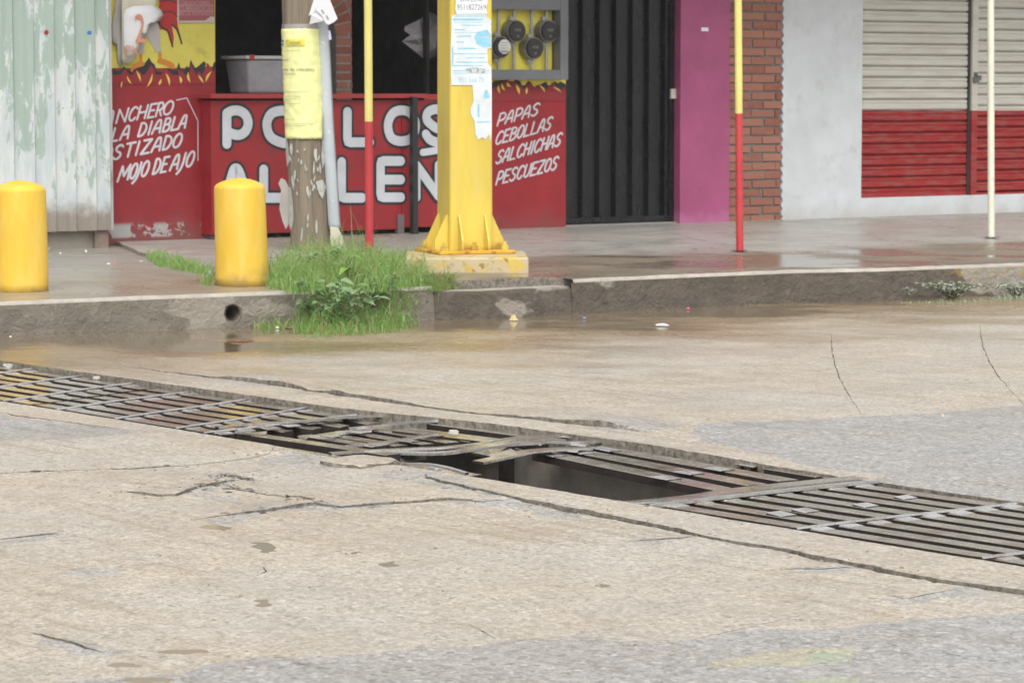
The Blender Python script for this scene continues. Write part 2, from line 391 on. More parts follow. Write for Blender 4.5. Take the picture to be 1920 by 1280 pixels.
M_ink = paint('grey ink', (.13,.16,.2), .1, rough=.6)
M_ink_l = paint('faded grey ink', (.50,.50,.33), .1, rough=.6)
M_ink_b = paint('blue ink', (.05,.16,.42), .1, rough=.6)
M_ink_c = paint('cyan ink', (.26,.52,.66), .15, dirt=(.5,.62,.68), rough=.6, nsc=14)
M_ink_y = paint('yellow logo ink', (.78,.66,.06), .05, rough=.6)
M_ink_s = paint('salmon ink', (.60,.25,.16), .08, rough=.6)
M_notice = paint('pink notice paper', (.30,.075,.085), .12, rough=.5)
M_notice_l = paint('pale pink lettering', (.42,.27,.27), .1, rough=.5)
M_bin = paint('clear plastic bin', (.28,.29,.31), .12, dirt=(.2,.2,.21), rough=.22, nsc=6)
M_binrim = paint('white bin rim', (.46,.47,.48), .08, rough=.3)
M_leaf = None
def wood_mat():
    q = NB('weathered pole wood'); v = q.pos((1,1,.05))
    c = q.mix(q.ramp(q.noise(28, 6, .7, v), .3, .7), (.135,.104,.073), (.28,.225,.165))
    c = q.mix(q.ramp(q.noise(9, 5, .6, v), .4, .7, 0, .6), c, (.23,.195,.14))
    c = q.mix(q.ramp(q.noise(55, 3, .6, v), .66, .72, 0, .8), c, (.03,.022,.016))
    q.bump(q.noise(45, 6, .7, v), .8, .012)
    return q.out(c, .72)
M_wood = wood_mat()
def brick_mat():
    q = NB('red clay brick'); a = q.n('Attribute'); a.attribute_name = 'tint'
    c = q.mix(a.outputs['Fac'], (.24,.070,.042), (.37,.15,.095))
    c = q.mix(q.ramp(q.noise(22, 5, .65), .35, .75, 0, .7), c, (.26,.15,.115))
    q.bump(q.noise(70, 4, .6), .5, .006)
    return q.out(c, .7)
M_brick = brick_mat()
M_mortar = rough_mat('grey mortar', (.145,.14,.125), (.22,.21,.19), .8, 25, .5)
def steel_mat(name, a, b, r0, r1, metal=.55):
    q = NB(name)
    c = q.mix(q.ramp(q.noise(9, 5, .65), .3, .7), a, b)
    c = q.mix(q.ramp(q.noise(4.5, 6, .7), .52, .66, 0, .7), c, (.24,.155,.095))
    c = q.mix(q.ramp(q.noise(120, 3, .6), .62, .70, 0, .18), c, (.55,.52,.45))
    q.bump(q.noise(40, 4, .6), .12, .003)
    return q.out(c, q.ramp(q.noise(14, 4, .6), .3, .7, r0, r1), metal)
M_bar = steel_mat('wet worn bar steel', (.33,.30,.245), (.45,.41,.335), .14, .3, .55)
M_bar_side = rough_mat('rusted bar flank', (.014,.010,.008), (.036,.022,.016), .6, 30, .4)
M_cross = steel_mat('polished cross bar', (.40,.395,.38), (.54,.535,.52), .2, .36, .6)
M_weld = steel_mat('bright weld steel', (.46,.45,.43), (.60,.595,.58), .2, .4, .6)
M_web = rough_mat('rusty beam web', (.17,.148,.122), (.25,.22,.185), .5, 9, .3)
def leaf_mat(name, a, b, c3=None, tr=.25):
    q = NB(name); c = q.mix(q.ramp(q.noise(23, 3, .6), .3, .7), a, b)
    if c3: c = q.mix(q.ramp(q.noise(60, 2), .62, .7), c, c3)
    q.out(c, .45); q.b.inputs['Transmission Weight'].default_value = 0
    t = q.n('BsdfTranslucent'); q.l(c, t.inputs[0]); mx = q.n('MixShader'); mx.inputs[0].default_value = tr
    o = q.t.nodes['Material Output']; q.l(q.b.outputs[0], mx.inputs[1]); q.l(t.outputs[0], mx.inputs[2]); q.l(mx.outputs[0], o.inputs[0])
    return q.m
M_grass = leaf_mat('green grass', (.20,.38,.085), (.34,.51,.17), (.48,.50,.24), .45)
M_broad = leaf_mat('broad weed leaf', (.22,.36,.15), (.35,.48,.26), (.42,.48,.34), .4)
M_bright = leaf_mat('bright young leaf', (.20,.40,.06), (.27,.45,.09))
M_dull = leaf_mat('faded green leaf', (.30,.37,.19), (.38,.43,.26), (.45,.42,.25), .1)
M_dry = leaf_mat('dry straw', (.34,.25,.12), (.44,.36,.2))
M_silver = leaf_mat('silvery weed leaf', (.22,.27,.19), (.40,.43,.34), (.12,.18,.09), .1)
M_stem = rough_mat('weed stem', (.10,.085,.04), (.17,.14,.07), .7, 30, .3)
M_rust = rough_mat('brown litter', (.10,.055,.03), (.22,.12,.07), .7, 30, .4)

# ------------------------------------------------------------------ ground, road, drain channel
def jag(pts, step=.02, amp=.008, seed=0.0, closed=False):
    q = list(pts)+([pts[0]] if closed else []); r = resample([p[:2] for p in q], step); out = []
    if closed: r = r[:-1]
    for i, p in enumerate(r):
        a = r[max(i-1,0)]; b = r[min(i+1, len(r)-1)]; d = b-a; L = np.linalg.norm(d)
        n = np.array([-d[1], d[0]])/max(L,1e-9)
        k = mnoise.noise(Vector((p[0]*6+seed, p[1]*6, seed)))*1.2+mnoise.noise(Vector((p[0]*28, p[1]*28+seed, 1+seed)))*.8
        out.append(p+n*amp*(k+.5*mnoise.noise(Vector((p[0]*70, p[1]*70, 4+seed)))))
    return out
CENTRE = {}
def crack_poly(px, width, seed, z=0.0, taper=True, step=.022):
    c = jag([G(u,v,z)[:2] for u,v in px], step, width*.35+.004, seed); n = len(c); L = []; R = []; CENTRE[seed] = c
    for i in range(n):
        a = c[max(i-5,0)]; b = c[min(i+5,n-1)]; d = b-a; d = d/max(1e-9, np.linalg.norm(d)); nn = np.array([-d[1], d[0]])
        e = min(1, 4*i/n, 4*(n-1-i)/n) if taper else 1
        k = Vector((c[i][0]*7, c[i][1]*7, seed+3)); k2 = Vector((c[i][0]*30, c[i][1]*30, seed+9))
        wdt = max(.002, width*(.12+.88*e)*(.75+.7*mnoise.noise(k)))
        L.append(c[i]+nn*max(.001, wdt*(.5+.32*mnoise.noise(k2)))); R.append(c[i]-nn*max(.001, wdt*(.5+.3*mnoise.noise(k2+Vector((5,2,1))))))
    return L+R[::-1]
def und(x, y): return .0022*math.sin(x*1.9+.4)*math.sin(y*1.3)+.0015*math.sin(x*4.1+y*2.7)
def ccw(pl):
    a = sum(pl[i][0]*pl[(i+1)%len(pl)][1]-pl[(i+1)%len(pl)][0]*pl[i][1] for i in range(len(pl)))
    return list(pl) if a > 0 else list(pl)[::-1]
def inside_poly(c, pl):
    p = np.array([[q[0], q[1]] for q in pl]); a = p; b = np.roll(p, -1, 0); x = c[:,0][:,None]; y = c[:,1][:,None]
    cr = ((a[:,1] > y) != (b[:,1] > y)) & (x < (b[:,0]-a[:,0])*(y-a[:,1])/np.where(np.abs(b[:,1]-a[:,1]) < 1e-12, 1e-12, b[:,1]-a[:,1])+a[:,0])
    return (cr.sum(1) % 2) == 1
def slab(name, outline, holes, zf, zbot, mats, grid=.3, wall_mi=1, regions=()):
    outline = ccw(outline); nh = len(holes); holes = [ccw(h) for h in list(holes)+[r[0] for r in regions]]
    vs = [tuple(p) for p in outline]; faces = [list(range(len(vs)))]
    for h in holes:
        o = len(vs); vs += [tuple(p) for p in h]; faces.append(list(range(o, o+len(h))))
    xs = [p[0] for p in outline]; ys = [p[1] for p in outline]
    if grid:
        gx = np.arange(max(min(xs),-5)+.13, min(max(xs),7), grid); gy = np.arange(max(min(ys),4)+.17, min(max(ys),20), grid)
        vs += [(float(x)+.01*math.sin(7*x+3*y), float(y)+.01*math.cos(5*x-2*y)) for x in gx for y in gy]
    r = delaunay_2d_cdt([Vector(p) for p in vs], [], faces, 0, 1e-5)
    V, fs, of = r[0], r[2], r[5]
    fs = [tuple(f) for f in r[2]]
    cen = np.array([[sum(V[i].x for i in f)/len(f), sum(V[i].y for i in f)/len(f)] for f in fs])
    ok = inside_poly(cen, outline); mi_all = np.zeros(len(fs), int)
    for h in holes[:nh]: ok &= ~inside_poly(cen, h)
    for h, rg in zip(holes[nh:], regions): mi_all[inside_poly(cen, h)] = rg[1]
    keep = [(f, int(m_)) for f, m_, k_ in zip(fs, mi_all, ok) if k_]
    mb = MB(); cnt = {}
    top = [(v.x, v.y, zf(v.x, v.y)) for v in V]
    f2 = []; m2 = []
    for f, mi_ in keep:
        a = sum(V[f[i]].x*V[f[(i+1)%len(f)]].y-V[f[(i+1)%len(f)]].x*V[f[i]].y for i in range(len(f)))
        f = tuple(f) if a > 0 else tuple(f[::-1]); f2.append(f); m2.append(mi_)
        for i in range(len(f)):
            e = (f[i], f[(i+1)%len(f)]); cnt[e] = 1
    mb.add(top, f2, 0); mb.m = m2
    N = len(top)
    if zbot is not None:
        bt = [(x, y, zbot) for x, y, z in top]; mb.v += bt; mb.v += top
        for (a, b) in cnt:
            if (b, a) not in cnt:
                mb.f.append((2*N+b, 2*N+a, N+a, N+b)); mb.m.append(wall_mi)
    return mb
far_px = [(214,682),(300,695),(380,706),(440,713),(550,728),(640,742),(760,759),(900,777),(1000,787),(1100,799),(1150,803)]
near_px = [(800,893),(880,914),(960,931),(1110,958),(1310,1001),(1440,1023),(1620,1059),(1760,1086),(1920,1107),(2100,1142)]
FARC = sorted(tn(G(u,v,.02)) for u,v in far_px); NEARC = sorted(tn(G(u,v)) for u,v in near_px)
def interp(tab, t): return float(np.interp(t, [p[0] for p in tab], [p[1] for p in tab]))
def sst(x, a, b):
    k = max(0, min(1, (x-a)/(b-a))); return k*k*(3-2*k)
def z_far(x, y):
    t, n = tn((x, y)); nc = interp(FARC, t)
    st = .026*sst(t, -12.2, -10.9)*(1-sst(t, -8.9, -7.8))*max(.12, .62+1.0*mnoise.noise(Vector((t*1.7, 3.1, .5)))+.35*mnoise.noise(Vector((t*7, 1.1, .5))))
    base = .02*(1-sst(n, 7.5, 9.6))*(1-sst(t, -8.3, -7.1))
    return base + (st*(1-sst(n-nc, 0, 1.3)) if n > nc else 0) + und(x, y)
def z_near(x, y):
    t, n = tn((x, y)); nc = interp(NEARC, t)
    st = .013*sst(t, -9.6, -8.6)*max(.15, .75+.8*mnoise.noise(Vector((t*1.9, 7.1, .5)))+.35*mnoise.noise(Vector((t*8, 2.1, .5))))
    z = (-st*(1-sst(nc-n, 0, 1.0)) if n < nc else 0) + und(x, y)
    for k, h in LIFT:
        c = CENTRE.get(k)
        if c is None: continue
        xa, xb = c[0][0], c[-1][0]
        if xa > xb: c = c[::-1]; xa, xb = xb, xa
        if not xa < x < xb: continue
        yc = float(np.interp(x, [q[0] for q in c], [q[1] for q in c])); e = min(1, 6*(x-xa)/(xb-xa), 6*(xb-x)/(xb-xa))
        if y > yc: z += h*e*max(0, .6+.9*mnoise.noise(Vector((x*5, k, 0))))*max(0, 1-(y-yc)/.4)
    return z
LIFT = ((7.7,.004),(8.1,.010),(8.8,.011),(9.4,.006),(14.6,.005),(11.3,.005),(13.2,.006),(10.3,.003),(9.9,.003))
N0, N1R, N1L = 6.43, 7.43, 7.30
def n_back(t): return N1L+(N1R-N1L)*sst(t, -10.2, -9.0)
back = jag([T(t, n_back(t))[:2] for t in np.arange(-15.2, -2.9, .2)], .02, .011, 4.0)
front = jag([T(t, N0)[:2] for t in (-15.2, -10.6, -9.9, -9.3)]+[T(-9.05, N0-.03)[:2], T(-8.55, N0-.06)[:2], T(-8.45, N0)[:2], T(-3, N0)[:2]], .03, .006, 9.0)
far_out = list(back)+[np.array(p) for p in ((14, 3.0), (14, 30), (-3.0, 18.4))]
CRF = [crack_poly(far_px[:4], .02, 1.3, .02), crack_poly(far_px[3:], .028, 2.1, .02),
       crack_poly([(1558,625),(1560,660),(1567,690),(1580,720),(1597,750),(1614,778)], .006, 5.1), crack_poly([(1836,610),(1843,650),(1862,692),(1888,726),(1925,764)], .006, 6.2),
       crack_poly([(1330,655),(1400,649),(1560,640),(1700,632),(1925,624)], .006, 6.9)]
FARC = sorted(tn(p) for p in list(CENTRE[1.3])+list(CENTRE[2.1]))
def reg(px, seed, amp=.03, z=0.0, extra=()):
    p = [G(u,v,z)[:2] for u,v in px]
    return jag((p if extra else smooth(p, 4, True))+list(extra), .03, amp, seed, True)
bk = [p for p in back if tn(p)[0] > -7.16]
ar = [G(u,v,.01)[:2] for u,v in [(2150,735),(1920,755),(1800,766),(1660,777),(1560,783),(1440,792),(1310,803),(1290,820),(1330,836),(1420,852),(1520,872),(1600,880),(1665,886),(1640,895)]]
asph_far = jag(ar, .04, .022, 21.0)+[p-GN*.01 for p in bk[1:]]
wetband = [(-100,668),(60,660),(160,652),(240,656),(300,664),(200,674),(60,676),(-60,680)]
struct('road', slab('road', far_out, CRF, z_far, -.05, None, regions=[(asph_far, 2), (reg([(420,706),(470,708),(520,720),(470,724),(430,718)], 26.0, .02, .02), 3), (reg([(1100,800),(1200,800),(1290,808),(1200,818),(1130,814)], 27.0, .03, .01), 3)]), [M_road, M_break, M_asph, M_spall])
near_out = list(front)+[np.array(p) for p in ((9, 3), (9, 1.0), (-9, 1.0), (-9, 18), (-4.9, 18))]
CRN = [crack_poly(near_px, .020, 3.7, 0, False),
       crack_poly([(-60,890),(0,888),(80,884),(170,879),(250,876),(370,866),(480,851),(545,838)], .009, 7.7),
       crack_poly([(232,921),(262,925),(300,931),(330,929),(352,920),(378,911),(420,902),(455,895)], .013, 8.1),
       crack_poly([(360,976),(430,966),(500,958),(590,944),(640,950),(700,945),(770,940),(840,935),(905,938),(965,931)], .012, 8.8),
       crack_poly([(-20,1014),(30,1008),(70,1004),(112,1000)], .009, 9.4),
       crack_poly([(1312,1000),(1280,1004),(1250,1006),(1180,1009)], .009, 9.9),
       crack_poly([(1622,1058),(1580,1058),(1540,1061),(1460,1060)], .009, 10.3),
       crack_poly([(60,1186),(100,1196),(142,1206),(160,1216),(196,1222)], .010, 11.3),
       crack_poly([(1640,1108),(1700,1116),(1760,1104),(1800,1098)], .009, 12.3),
       crack_poly([(540,836),(575,843),(620,852),(640,862)], .016, 12.9),
       crack_poly([(400,890),(440,893),(480,898)], .020, 13.2),
       crack_poly([(370,912),(400,900),(430,888),(480,880),(520,868)], .008, 14.1),
       crack_poly([(600,944),(560,932),(500,926),(450,916),(410,903)], .010, 14.6),
       crack_poly([(820,984),(850,981),(880,978)], .010, 14.9),
       crack_poly([(1290,1200),(1400,1176),(1500,1150)], .005, 15.4),
       crack_poly([(880,1170),(905,1182),(930,1196)], .006, 15.9),
       crack_poly([(470,1060),(492,1065),(500,1072),(480,1080)], .008, 16.3),
       crack_poly([(-30,768),(0,773),(60,783),(130,791),(200,801),(258,808)], .02, 13.7)]
NEARC = sorted(tn(p) for p in CENTRE[3.7])
prnd = random.Random(77); GRIT = []
def pits(seeds, n, off=.035):
    out = []
    for _ in range(n):
        c = CENTRE[prnd.choice(seeds)]; p = c[prnd.randrange(len(c))]+np.array([prnd.gauss(0, off), prnd.gauss(0, off)])
        rx, ry = prnd.uniform(.006, .022), prnd.uniform(.008, .030); K = 9
        out.append([p+np.array([rx*math.cos(2*math.pi*i/K)*prnd.uniform(.6,1.2), ry*math.sin(2*math.pi*i/K)*prnd.uniform(.6,1.2)]) for i in range(K)])
    for _ in range(n*3):
        c = CENTRE[prnd.choice(seeds)]; GRIT.append(c[prnd.randrange(len(c))]+np.array([prnd.gauss(0, off*1.6), prnd.gauss(0, off*1.6)]))
    return out
CRN += pits([8.1, 8.8, 14.6, 7.7, 3.7, 12.9, 13.2], 60)
REG = [(reg([(-60,776),(60,787),(150,795),(250,806),(205,816),(120,823),(0,826),(-60,828)], 22.0), 2),
       (reg([(-40,1292),(120,1278),(250,1268),(345,1262),(380,1246),(480,1233),(620,1229),(760,1216),(900,1208),(960,1200),(1080,1193),(1160,1203),(1260,1206),(1310,1195),(1400,1178),(1530,1178),(1640,1165),(1800,1150),(1960,1138),(2300,1110)], 23.0, .03, 0, [(8.9,7.0),(8.8,1.2),(-8.8,1.2),(-8.8,6.4)]), 2)]
for k, pl in enumerate((
    [(470,862),(520,851),(560,848),(612,858),(640,872),(620,880),(560,872),(500,870)],
    [(690,886),(760,882),(830,889),(880,905),(960,928),(1020,944),(940,931),(900,925),(830,912),(770,900)],
    [(385,884),(440,888),(486,898),(450,900),(395,893)],
    [(330,928),(372,912),(410,902),(455,894),(425,908),(380,920)],
    [(370,924),(420,928),(470,940),(530,950),(600,942),(660,946),(720,943),(690,951),(600,957),(520,960),(430,968),(480,950),(420,938)],
    [(380,976),(440,968),(500,960),(470,972),(420,982)],
    [(840,938),(900,934),(960,932),(1010,950),(960,948),(900,944)],
    [(960,936),(1040,944),(1105,956),(1080,962),(1010,955)],
    [(-20,1016),(40,1009),(112,1001),(90,1010),(30,1018)],
    [(60,1188),(130,1200),(190,1212),(250,1220),(180,1232),(110,1218)],
    [(1190,1007),(1310,1000),(1290,1007),(1220,1013)], [(1460,1060),(1600,1056),(1625,1062),(1540,1066)],
    [(1650,1120),(1720,1112),(1800,1100),(1850,1096),(1790,1112),(1700,1126)],
    [(560,838),(640,828),(700,846),(660,858),(600,850)], [(120,1072),(180,1066),(230,1072),(170,1080)])):
    REG.append((reg(pl, 30.0+k, .035), 3))
for k, pl in enumerate(([(382,988),(404,986),(430,992),(425,997),(408,996),(392,992)], [(480,1022),(497,1020),(521,1032),(512,1037),(490,1036)], [(712,1058),(735,1052),(752,1056),(744,1062),(722,1062)],
    [(484,1126),(498,1124),(504,1134),(494,1138),(486,1132)], [(1114,1093),(1128,1091),(1140,1095),(1130,1098)], [(205,1246),(228,1242),(262,1247),(240,1252),(214,1253)], [(250,1272),(300,1268),(342,1270),(330,1280),(262,1280)],
    [(656,1037),(676,1034),(684,1037),(664,1041)], [(300,1222),(350,1218),(390,1219),(366,1223),(320,1225)])):
    REG.append((reg(pl, 60.0+k, .028), 4))
REG += [(reg([(1320,1242),(1440,1226),(1530,1215),(1600,1218),(1590,1236),(1500,1250),(1420,1247),(1360,1254)], 81.0, .03), 5), (reg([(1518,1226),(1560,1220),(1592,1221),(1584,1238),(1548,1249),(1524,1241)], 82.0, .02), 6), (reg([(1490,1278),(1540,1270),(1610,1272),(1600,1288),(1500,1290)], 83.0, .02), 6)]
M_moss1 = ground_mat('pale silt stain', (.42,.38,.28), (.36,.33,.235), (.38,.36,.26), wet_shift=4, speck=.25)
M_moss2 = ground_mat('green algae stain', (.34,.37,.28), (.31,.34,.25), (.37,.38,.29), wet_shift=4, speck=.2)
def water_mat():
    q = NB('muddy puddle water'); q.bump(q.noise(7, 2), .03, .002)
    return q.out(q.mix(q.noise(9, 3), (.33,.295,.215), (.40,.365,.285)), .08)
M_water = water_mat()
struct('road', slab('road', near_out, CRN, z_near, -.05, None, regions=REG), [M_road, M_break, M_asph, M_spall, M_water, M_moss1, M_moss2])
mb = MB(); bm = bmesh.new(); bmesh.ops.create_icosphere(bm, subdivisions=1, radius=1.0); IV = [v.co.copy() for v in bm.verts]; IF = [tuple(v.index for v in f.verts) for f in bm.faces]; bm.free()
for p in GRIT+[np.array([prnd.uniform(-1.9,1.6), prnd.uniform(6.9,10.5)]) for _ in range(70)]:
    if tn(p)[1] > N0-.02: continue
    r = prnd.uniform(.002, .0065); sq = [prnd.uniform(.7,1.4) for _ in range(3)]
    mb.add([(p[0]+v.x*r*sq[0]*(1+.3*mnoise.noise(v*2+Vector((p[0]*50,0,0)))), p[1]+v.y*r*sq[1], z_near(*p)+r*.35+v.z*r*.7*sq[2]) for v in IV], IF, 0)
g = obj('gravel', mb, [rough_mat('road grit', (.16,.14,.115), (.45,.41,.35), .8, 60, .4)]); g['kind'] = 'stuff'
# ground sheet to the horizon, open over the drain channel
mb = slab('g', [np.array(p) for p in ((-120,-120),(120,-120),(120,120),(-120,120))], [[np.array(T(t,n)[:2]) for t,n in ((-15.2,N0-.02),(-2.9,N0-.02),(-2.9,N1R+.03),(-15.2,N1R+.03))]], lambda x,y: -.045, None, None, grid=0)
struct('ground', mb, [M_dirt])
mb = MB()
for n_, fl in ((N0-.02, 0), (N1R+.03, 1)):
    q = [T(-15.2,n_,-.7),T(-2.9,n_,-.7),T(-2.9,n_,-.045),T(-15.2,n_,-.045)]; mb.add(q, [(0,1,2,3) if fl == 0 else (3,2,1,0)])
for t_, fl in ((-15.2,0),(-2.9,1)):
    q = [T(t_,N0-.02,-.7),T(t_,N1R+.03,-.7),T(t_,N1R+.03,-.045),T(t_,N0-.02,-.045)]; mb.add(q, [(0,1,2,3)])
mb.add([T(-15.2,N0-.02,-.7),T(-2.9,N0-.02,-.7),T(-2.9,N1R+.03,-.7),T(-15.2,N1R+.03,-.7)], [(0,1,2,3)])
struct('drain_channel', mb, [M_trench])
# ------------------------------------------------------------------ rain-damp air
mb = MB(); hexa(mb, [(x,y,z) for z in (-1.7, 9.0) for x, y in ((-130,-130),(130,-130),(130,130),(-130,130))])
hm = bpy.data.materials.new('damp air'); hm.use_nodes = True; ht = hm.node_tree; ht.nodes.remove(ht.nodes['Principled BSDF'])
hv = ht.nodes.new('ShaderNodeVolumePrincipled'); hv.inputs['Color'].default_value = (.93,.95,.97,1); hv.inputs['Density'].default_value = 0.0007
ht.links.new(hv.outputs[0], ht.nodes['Material Output'].inputs['Volume'])
hz_ = obj('haze', mb, hm); hz_['kind'] = 'stuff'

# ------------------------------------------------------------------ kerbs and pavements
def zL(x, y): return .200+.0055*max(0, (KN[0]*x+KN[1]*y)-15.4)
def zR(x, y): return .210+.0090*max(0, (KN[0]*x+KN[1]*y)-15.4)
kL = [G(u,v,0)[:2] for u,v in ((-260,648),(0,634),(215,624),(425,615),(560,609),(700,604),(815,600))]
kL = [kL[0]-7*(kL[1]-kL[0])/np.linalg.norm(kL[1]-kL[0])]+kL
kR = [G(u,v,0)[:2] for u,v in ((812,600),(920,597),(1075,588),(1290,577),(1500,567),(1640,564),(1780,558),(1920,552),(2200,538))]
def offs(pl, d):
    out = []
    for i in range(len(pl)):
        a = pl[max(i-1,0)]; b = pl[min(i+1,len(pl)-1)]; t = (b-a)/np.linalg.norm(b-a); out.append(pl[i]+d*np.array([-t[1], t[0]]))
    return out
def kerb_face(name, pl, ztop, hole=None, wave=.006, seed=0.0, r=.022):
    """front of a kerb as a fine grid over (run, height), with a hole cut for a pipe; arris and top strip behind."""
    run = [0.0]
    for a, b in zip(pl[:-1], pl[1:]): run.append(run[-1]+float(np.linalg.norm(b-a)))
    def at(s):
        i = min(max(np.searchsorted(run, s)-1, 0), len(pl)-2); k = (s-run[i])/(run[i+1]-run[i]); p = pl[i]+(pl[i+1]-pl[i])*k
        t = (pl[i+1]-pl[i])/np.linalg.norm(pl[i+1]-pl[i]); return p, np.array([-t[1], t[0]])
    L = run[-1]; prof = [-.05]+list(np.linspace(0, ztop-r, 9))
    outl = [(0,-.05),(L,-.05),(L,ztop-r),(0,ztop-r)]
    vs = [Vector(p) for p in outl]; fcs = [[0,1,2,3]]
    if hole:
        fcs.append(list(range(4, 4+len(hole)))); vs += [Vector(p) for p in hole]
    ss = np.arange(.02, L, .035)
    vs += [Vector((float(s), float(z))) for s in ss for z in prof[1:]]+[Vector((float(s), -.05)) for s in ss]+[Vector((float(s), ztop-r)) for s in ss]
    rr = delaunay_2d_cdt(vs, [], fcs, 1, 1e-5)
    mb = MB(); pts = []
    for v in rr[0]:
        p, n = at(v.x); k = wave*(mnoise.noise(Vector((p[0]*3.1, p[1]*3.1, v.y*6+seed)))+.5*mnoise.noise(Vector((p[0]*14, p[1]*14, v.y*20+seed))))
        k *= 1 if v.y < ztop-r-1e-4 else .4
        q = p - n*k + n*(.03*(v.y/ztop)); pts.append((q[0], q[1], v.y))
    fs = []
    for f, o in zip(rr[2], rr[5]):
        if list(o) != [0]: continue
        a = sum(rr[0][f[i]].x*rr[0][f[(i+1)%len(f)]].y-rr[0][f[(i+1)%len(f)]].x*rr[0][f[i]].y for i in range(len(f)))
        fs.append(tuple(f) if a > 0 else tuple(f[::-1]))
    mb.add(pts, fs, 0)
    rows = []                       # arris and top
    for s in list(ss)+[L]:
        p, n = at(s); k = wave*.4*(mnoise.noise(Vector((p[0]*3.1, p[1]*3.1, (ztop-r)*6+seed)))+.5*mnoise.noise(Vector((p[0]*14, p[1]*14, (ztop-r)*20+seed))))
        chip = .006*mnoise.noise(Vector((p[0]*8, p[1]*8, 2+seed)))
        base = p-n*k+n*(.03*((ztop-r)/ztop)); row = [(base[0], base[1], ztop-r)]
        for a in (30, 60, 90):
            a = math.radians(a); q = base+n*(r*(1-math.cos(a))); row.append((q[0], q[1], ztop-r+r*math.sin(a)+chip*math.sin(a)*.5))
        q = base+n*.17; row.append((q[0], q[1], ztop)); rows.append(row)
    m = len(rows[0])
    mb.add([q for row in rows for q in row], [], 1); o_ = len(mb.v)-m*len(rows)
    for i in range(len(rows)-1):
        for j in range(m-1): mb.f.append((o_+i*m+j, o_+(i+1)*m+j, o_+(i+1)*m+j+1, o_+i*m+j+1)); mb.m.append(2 if j == m-2 else 1)
    return mb, at, run
# the left kerb with the drain pipe mouth
hc = G(441, 592, 0.0); hp, hz = D(440, 591, 16.88), None
runL = 0.0
def run_of(pl, x):
    s = 0.0
    for a, b in zip(pl[:-1], pl[1:]):
        if a[0] <= x <= b[0]: return s+float(np.linalg.norm(b-a))*(x-a[0])/(b[0]-a[0])
        s += float(np.linalg.norm(b-a))
    return s
hs_ = run_of(kL, hp[0]); hzc = .083
hole = [(hs_+.058*math.cos(a)*(1+.16*mnoise.noise(Vector((math.cos(a)*2, math.sin(a)*2, 5)))), hzc+.054*math.sin(a)*(1+.16*mnoise.noise(Vector((math.cos(a)*2, math.sin(a)*2, 9))))) for a in np.linspace(0, 2*math.pi, 25)[:-1]]
mbk, atL, _ = kerb_face('kerb', kL, .2, hole, .006, 0)
struct('kerb', mbk, [M_kerbL, M_kerbtop, M_pavL])
p_, n_ = atL(hs_)
mb = MB(); n3 = Vector((n_[0], n_[1], 0)); c3 = Vector((p_[0], p_[1], hzc))
vs = []; K = 24
tx = Vector((n_[1], -n_[0], 0))
for rr_, dp in ((.054,.012),(.047,.016),(.047,.35)):
    for i in range(K):
        a = 2*math.pi*i/K; vs.append(c3+n3*dp+tx*(rr_*math.cos(a))+Vector((0,0,rr_*math.sin(a))))
fs = [(r*K+i, r*K+(i+1)%K, (r+1)*K+(i+1)%K, (r+1)*K+i) for r in range(2) for i in range(K)]+[tuple(range(2*K, 3*K))]
mb.add(vs, fs)
tag(obj('drain_pipe', mb, rough_mat('clay pipe', (.10,.085,.065), (.18,.155,.12), .6, 20, .4)), 'broken drain pipe mouth opening through the kerb face', 'pipe')
mbk, atR, _ = kerb_face('kerb', [p+np.array(n)*0 for p, n in zip(kR, kR)][2:], .21, None, .009, 3.0)
struct('kerb', mbk, [M_kerb, M_kerbtop, M_pav])
mbk, atM, _ = kerb_face('kerb', kR[:3], .165, None, .008, 6.0)
struct('kerb', mbk, [M_kerb, M_kerb, M_kerbtop])
step_px = [(575,536),(470,530),(400,516),(330,497),(262,482),(236,472),(212,463)]
stepw = [G(u,v,.205)[:2] for u,v in step_px]
fL, fR = F(-9, -.3, 0), F(14, -.3, 0)
bL = offs(kL, .15); bR = offs(kR, .15)
bR2 = offs(kR[:3], .30)
# left pavement runs under the step
outl = bL[:7]+[np.array(F(-1.2, -.3, 0)[:2]), np.array(fL[:2]), np.array([-12.0, 15.0])]
struct('pavement', slab('pv', outl, [], lambda x,y: zL(x,y)-.002, None, None, .4), [M_pavL])
edge = jag(stepw[::-1], .03, .012, 31.0)
outl = [np.array(F(-4.35, -.3, 0)[:2])]+list(edge)+[bL[6]+np.array([.0,.05])]+jag([bR2[0], bR2[1], bR2[2]], .03, .012, 33.0)+bR[2:]+[np.array([14.0, 29.0]), np.array(fR[:2])]
struct('pavement', slab('pv', outl, [crack_poly([(1240,438),(1300,452),(1360,463),(1385,470)], .008, 40.0, .22), crack_poly([(1560,455),(1640,462),(1740,462),(1840,455)], .006, 41.0, .22), crack_poly([(1000,468),(1040,466),(1090,463)], .012, 42.0, .22)], zR, 0.0, None, .4), [M_pav, M_break])

